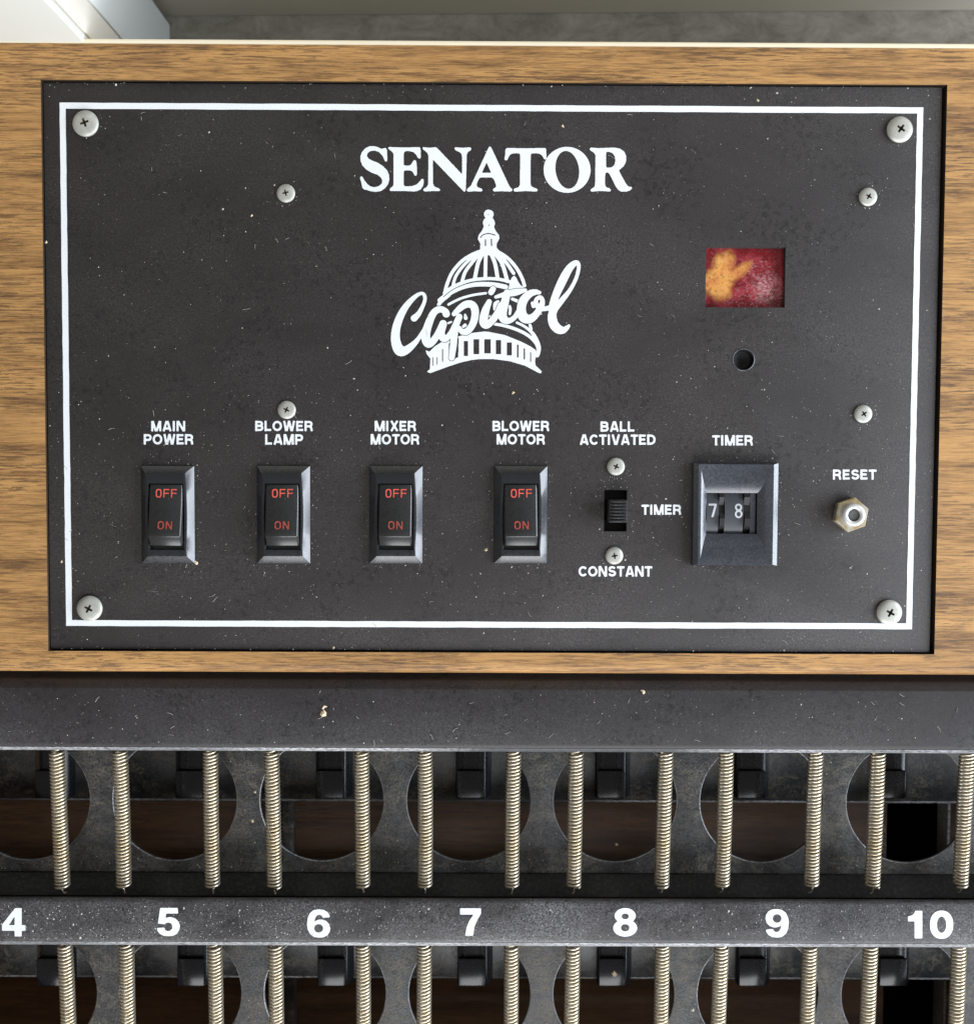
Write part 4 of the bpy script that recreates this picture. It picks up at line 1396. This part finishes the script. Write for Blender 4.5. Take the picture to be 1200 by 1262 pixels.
# --- lower rails and ball-sensing blocks
for zr, ye in ((-39.0, 987.5), (-39.0, 1205.5)):
    y_e = Y(ye, zr)
    br = link('back_rail', extrude_x('back_rail', [(y_e, zr - 0.3), (y_e + 0.35, zr), (y_e + 24, zr), (y_e + 24, zr - 1.4), (y_e + 1.3, zr - 1.4), (y_e + 1.3, zr - 16.9), (y_e, zr - 16.9)], XL + 0.7, XR - 0.7, 1, 50), 'back_rail', tray)
    link('worn_lip', extrude_x('worn_lip', [(y_e - 0.25, zr - 0.9), (y_e - 0.25, zr - 0.25), (y_e + 0.25, zr + 0.12), (y_e + 0.45, zr + 0.05), (y_e - 0.02, zr - 0.32), (y_e - 0.02, zr - 0.9)], XL + 0.8, XR - 0.8, 1, 50), 'edge', br)


def block_mesh(bw_, bl, hgt, ch=2.0):
    """plastic block, tall flat top and a sloping right flank"""
    bm = bmesh.new()
    prof = [(0, 0), (0, hgt - 0.4), (0.4, hgt), (bw_ - 0.4, hgt), (bw_, hgt - 0.35), (bw_ + 0.9, hgt - 1.2), (bw_ + ch * 0.85, hgt - 2.6), (bw_ + ch, hgt - 4), (bw_ + ch, 0)]
    A = [bm.verts.new((x, 0, z)) for x, z in prof]
    B = [bm.verts.new((x, bl, z)) for x, z in prof]
    n_ = len(prof)
    for i in range(n_):
        j = (i + 1) % n_
        bm.faces.new((A[i], A[j], B[j], B[i]))
    bm.faces.new(A)
    bm.faces.new(B)
    return bm_mesh(bm, 'sensor_block', 60)


blk = block_mesh(9.8, 18, 3.6)
pad = bm_mesh(box(bmesh.new(), 0.25, 9.4, 0.2, 9.6, 3.62, 5.0, bev=0.5), 'sensor_pad', 40)
for rowi, (yb4, xl5, zz) in enumerate(((985.5, 215.0, -38.9), (1217, 217.0, -38.9))):
    for n_ in range(4, 12):
        a = at(xl5 + 173.2 * (n_ - 5), yb4, zz + 5)
        b = link('sensor_block', blk, 'block', tray, None, (a.x, a.y, zz))
        link('sensor_pad', pad, 'block', b, None, (a.x, a.y, zz))

# ==================================================================  DUST
def speck(bm, x, y, z, r):
    k = random.choice((4, 5, 5, 6))
    a0 = random.uniform(0, 6.28)
    el = random.uniform(0.5, 1.0)
    th = random.uniform(0, 3.14)
    base = []
    for i in range(k):
        a = a0 + 2 * math.pi * i / k
        u, v = r * math.cos(a) * random.uniform(0.7, 1.2), r * el * math.sin(a) * random.uniform(0.7, 1.2)
        base.append(bm.verts.new((x + u * math.cos(th) - v * math.sin(th), y + u * math.sin(th) + v * math.cos(th), z)))
    top_ = bm.verts.new((x + random.uniform(-.2, .2) * r, y + random.uniform(-.2, .2) * r, z + r * random.uniform(0.3, 0.8)))
    for i in range(k):
        bm.faces.new((base[i], base[(i + 1) % k], top_))


def fibre(bm, x, y, z, L, w):
    a = random.uniform(0, 6.28)
    cur = random.uniform(-1.2, 1.2)
    k = 5
    prev = None
    for i in range(k + 1):
        dx, dy = math.cos(a), math.sin(a)
        l_ = bm.verts.new((x - dy * w, y + dx * w, z + 0.02))
        r_ = bm.verts.new((x + dy * w, y - dx * w, z + 0.02))
        t_ = bm.verts.new((x, y, z + 0.02 + w * 1.4))
        if prev:
            bm.faces.new((prev[0], l_, t_, prev[2]))
            bm.faces.new((prev[2], t_, r_, prev[1]))
        prev = (l_, r_, t_)
        x += dx * L / k
        y += dy * L / k
        a += cur / k


bm = bmesh.new()
grit = bmesh.new()


def rsize():
    return min(0.42, 0.075 * math.exp(random.gauss(0.15, 0.5)))


def blocked(px, py):
    for cx_, cy_, hx_, hy__ in ((207.5, 634, 34, 62), (350, 634, 34, 62), (488, 634, 34, 62), (641.5, 634, 34, 62), (904.5, 633, 54, 64), (918.5, 341.5, 51, 38), (916, 443, 15, 15), (759, 630, 16, 28), (1046, 634, 25, 25)):
        if abs(px - cx_) < hx_ and abs(py - cy_) < hy__:
            return True
    return False


cnt = 0
while cnt < 2000:
    px, py = random.uniform(56, 1158), random.uniform(104, 802)
    if blocked(px, py):
        continue
    dens = 0.40 + 0.35 * (py > 480) + 0.25 * (px > 800) + 0.25 * (470 < py < 740 and px < 720) + 0.35 * (py < 122 or py > 776)
    if random.random() > dens:
        continue
    p = at(px, py, 0)
    if abs(p.x) > 129.5 or abs(p.y) > 81.9:
        continue
    speck(bm, p.x, p.y, 0.005, rsize())
    cnt += 1
# tight rims of dust beside the controls and screws
for cx_, cy_, hx_, hy__, n_ in ((207.5, 634, 33.5, 61, 55), (350, 634, 33.5, 61, 55), (488, 634, 33.5, 61, 60), (641.5, 634, 33.5, 61, 55), (904.5, 633, 53.5, 63.5, 110), (759, 630, 16, 27, 40), (1046, 634, 23, 23, 30),
                                (352, 237, 12, 12, 16), (1070, 242, 12, 12, 20), (353, 505, 12, 12, 16), (1064, 510, 12, 12, 30), (759, 575, 12, 12, 26), (757, 685, 12, 12, 24), (105, 151, 17, 17, 14), (1109, 159, 17, 17, 22), (110, 750, 17, 17, 10), (1096, 755, 17, 17, 14)):
    for i in range(n_):
        sd = random.choices((0, 1, 2, 3), (1, 2.2, 2, 1))[0]
        off = abs(random.gauss(0, 3.5)) + 0.6
        t = random.uniform(-1, 1)
        px, py = {0: (cx_ - hx_ - off, cy_ + t * hy__), 1: (cx_ + hx_ + off, cy_ + t * hy__), 2: (cx_ + t * hx_, cy_ + hy__ + off), 3: (cx_ + t * hx_, cy_ - hy__ - off)}[sd]
        p = at(px, py, 0)
        speck(bm, p.x, p.y, 0.005, rsize() * 0.9)
for i in range(60):
    px, py = random.uniform(60, 1140), random.uniform(110, 795)
    if blocked(px, py) or blocked(px + 8, py) or blocked(px - 8, py):
        continue
    p = at(px, py, 0)
    fibre(bm, p.x, p.y, 0.07, random.uniform(0.6, 2.4), random.uniform(0.02, 0.045))
# rails
for i in range(420):
    px, py = random.uniform(-20, 1220), random.uniform(853, 917)
    p = at(px, py, -2.2)
    speck(bm, p.x, p.y, -2.195, rsize() * 0.9)
for i in range(1150):
    px, py = random.uniform(-20, 1220), random.uniform(1115, 1158)
    if random.random() > (1.0 if px < 480 else 0.35 if px < 860 else 0.6):
        continue
    p = at(px, py, -6)
    if random.random() < 0.45:
        fibre(bm, p.x, p.y, -5.995, random.uniform(0.25, 0.8), 0.06)
    else:
        speck(bm, p.x, p.y, -5.995, rsize() * 1.6)
for i in range(36):
    px, py = random.uniform(0, 1200), random.uniform(853, 915)
    p = at(px, py, -2.2)
    fibre(bm, p.x, p.y, -2.15, random.uniform(0.5, 2.2), 0.05)
# grit lying on the perforated plates, thickest along their lower edges
for zc, hy_, h7, y1_, yrail in ((-20.0, 987, 577.3, 1074, 930), (-22.6, 1225, 578.5, 1262, 1168)):
    k = 0
    cyy, c7 = Y(hy_, zc), X(h7, zc, hy_)
    while k < 1000:
        px = random.uniform(-10, 1210)
        py = y1_ - abs(random.gauss(0, 22)) if random.random() < 0.55 else random.uniform(yrail, y1_)
        p = at(px, py, zc)
        dx = (p.x - c7) - 46.5 * round((p.x - c7) / 46.5)
        k += 1
        if math.hypot(dx, p.y - cyy) < 20.2:
            continue
        speck(grit if random.random() < 0.6 else bm, p.x, p.y, zc + 0.006, rsize() * random.uniform(0.9, 1.7))
# wood gap rims
for i in range(150):
    px = random.uniform(60, 1150)
    p = at(px, random.choice((107, 108, 799, 800)), 0)
    yy = PHY - abs(random.gauss(0, 0.35)) if random.random() < 0.45 else -PHY + abs(random.gauss(0, 0.35))
    speck(bm, p.x, yy, 0.005, rsize() * 1.1)
dust = link('dust', bm_mesh(bm, 'dust'), 'dust')
dust['kind'] = 'stuff'
dust['label'] = 'pale dust specks and lint scattered over the black metal'
dust['category'] = 'dust'
gr_o = link('grit', bm_mesh(grit, 'grit'), 'grit')
gr_o['kind'] = 'stuff'
gr_o['label'] = 'brown grit along the lower edges of the perforated tray plates'
gr_o['category'] = 'grit'
# crumbs one can pick out
bm = bmesh.new()
for px, py, z, r in ((310, 266, 0, 0.7), (598, 677, 0, 0.75), (632, 484, 0, 0.6), (411, 799, 0, 0.7), (693, 155, 0, 0.55), (57, 298, 0, 0.6), (76, 693, 0, 0.6), (934, 123, 0, 0.6),
                     (241, 693, 0, 0.9), (399, 871, -2.2, 1.0), (398.5, 880, -2.2, 1.35), (792, 852, -2.2, 0.8), (310, 1012, -20, 0.8), (314, 977, -20, 0.6), (757, 1201, -33.8, 1.1), (760, 1041, -56, 0.7)):
    p = at(px, py, z)
    for q in range(2):
        speck(bm, p.x + random.uniform(-.3, .3) * r, p.y + random.uniform(-.35, .35) * r, z + 0.006, r * random.uniform(0.6, 0.85))
cr = link('crumbs', bm_mesh(bm, 'crumbs'), 'crumb')
cr['kind'] = 'stuff'
cr['label'] = 'tan crumbs lying on the panel and the ball tray'
cr['category'] = 'crumbs'
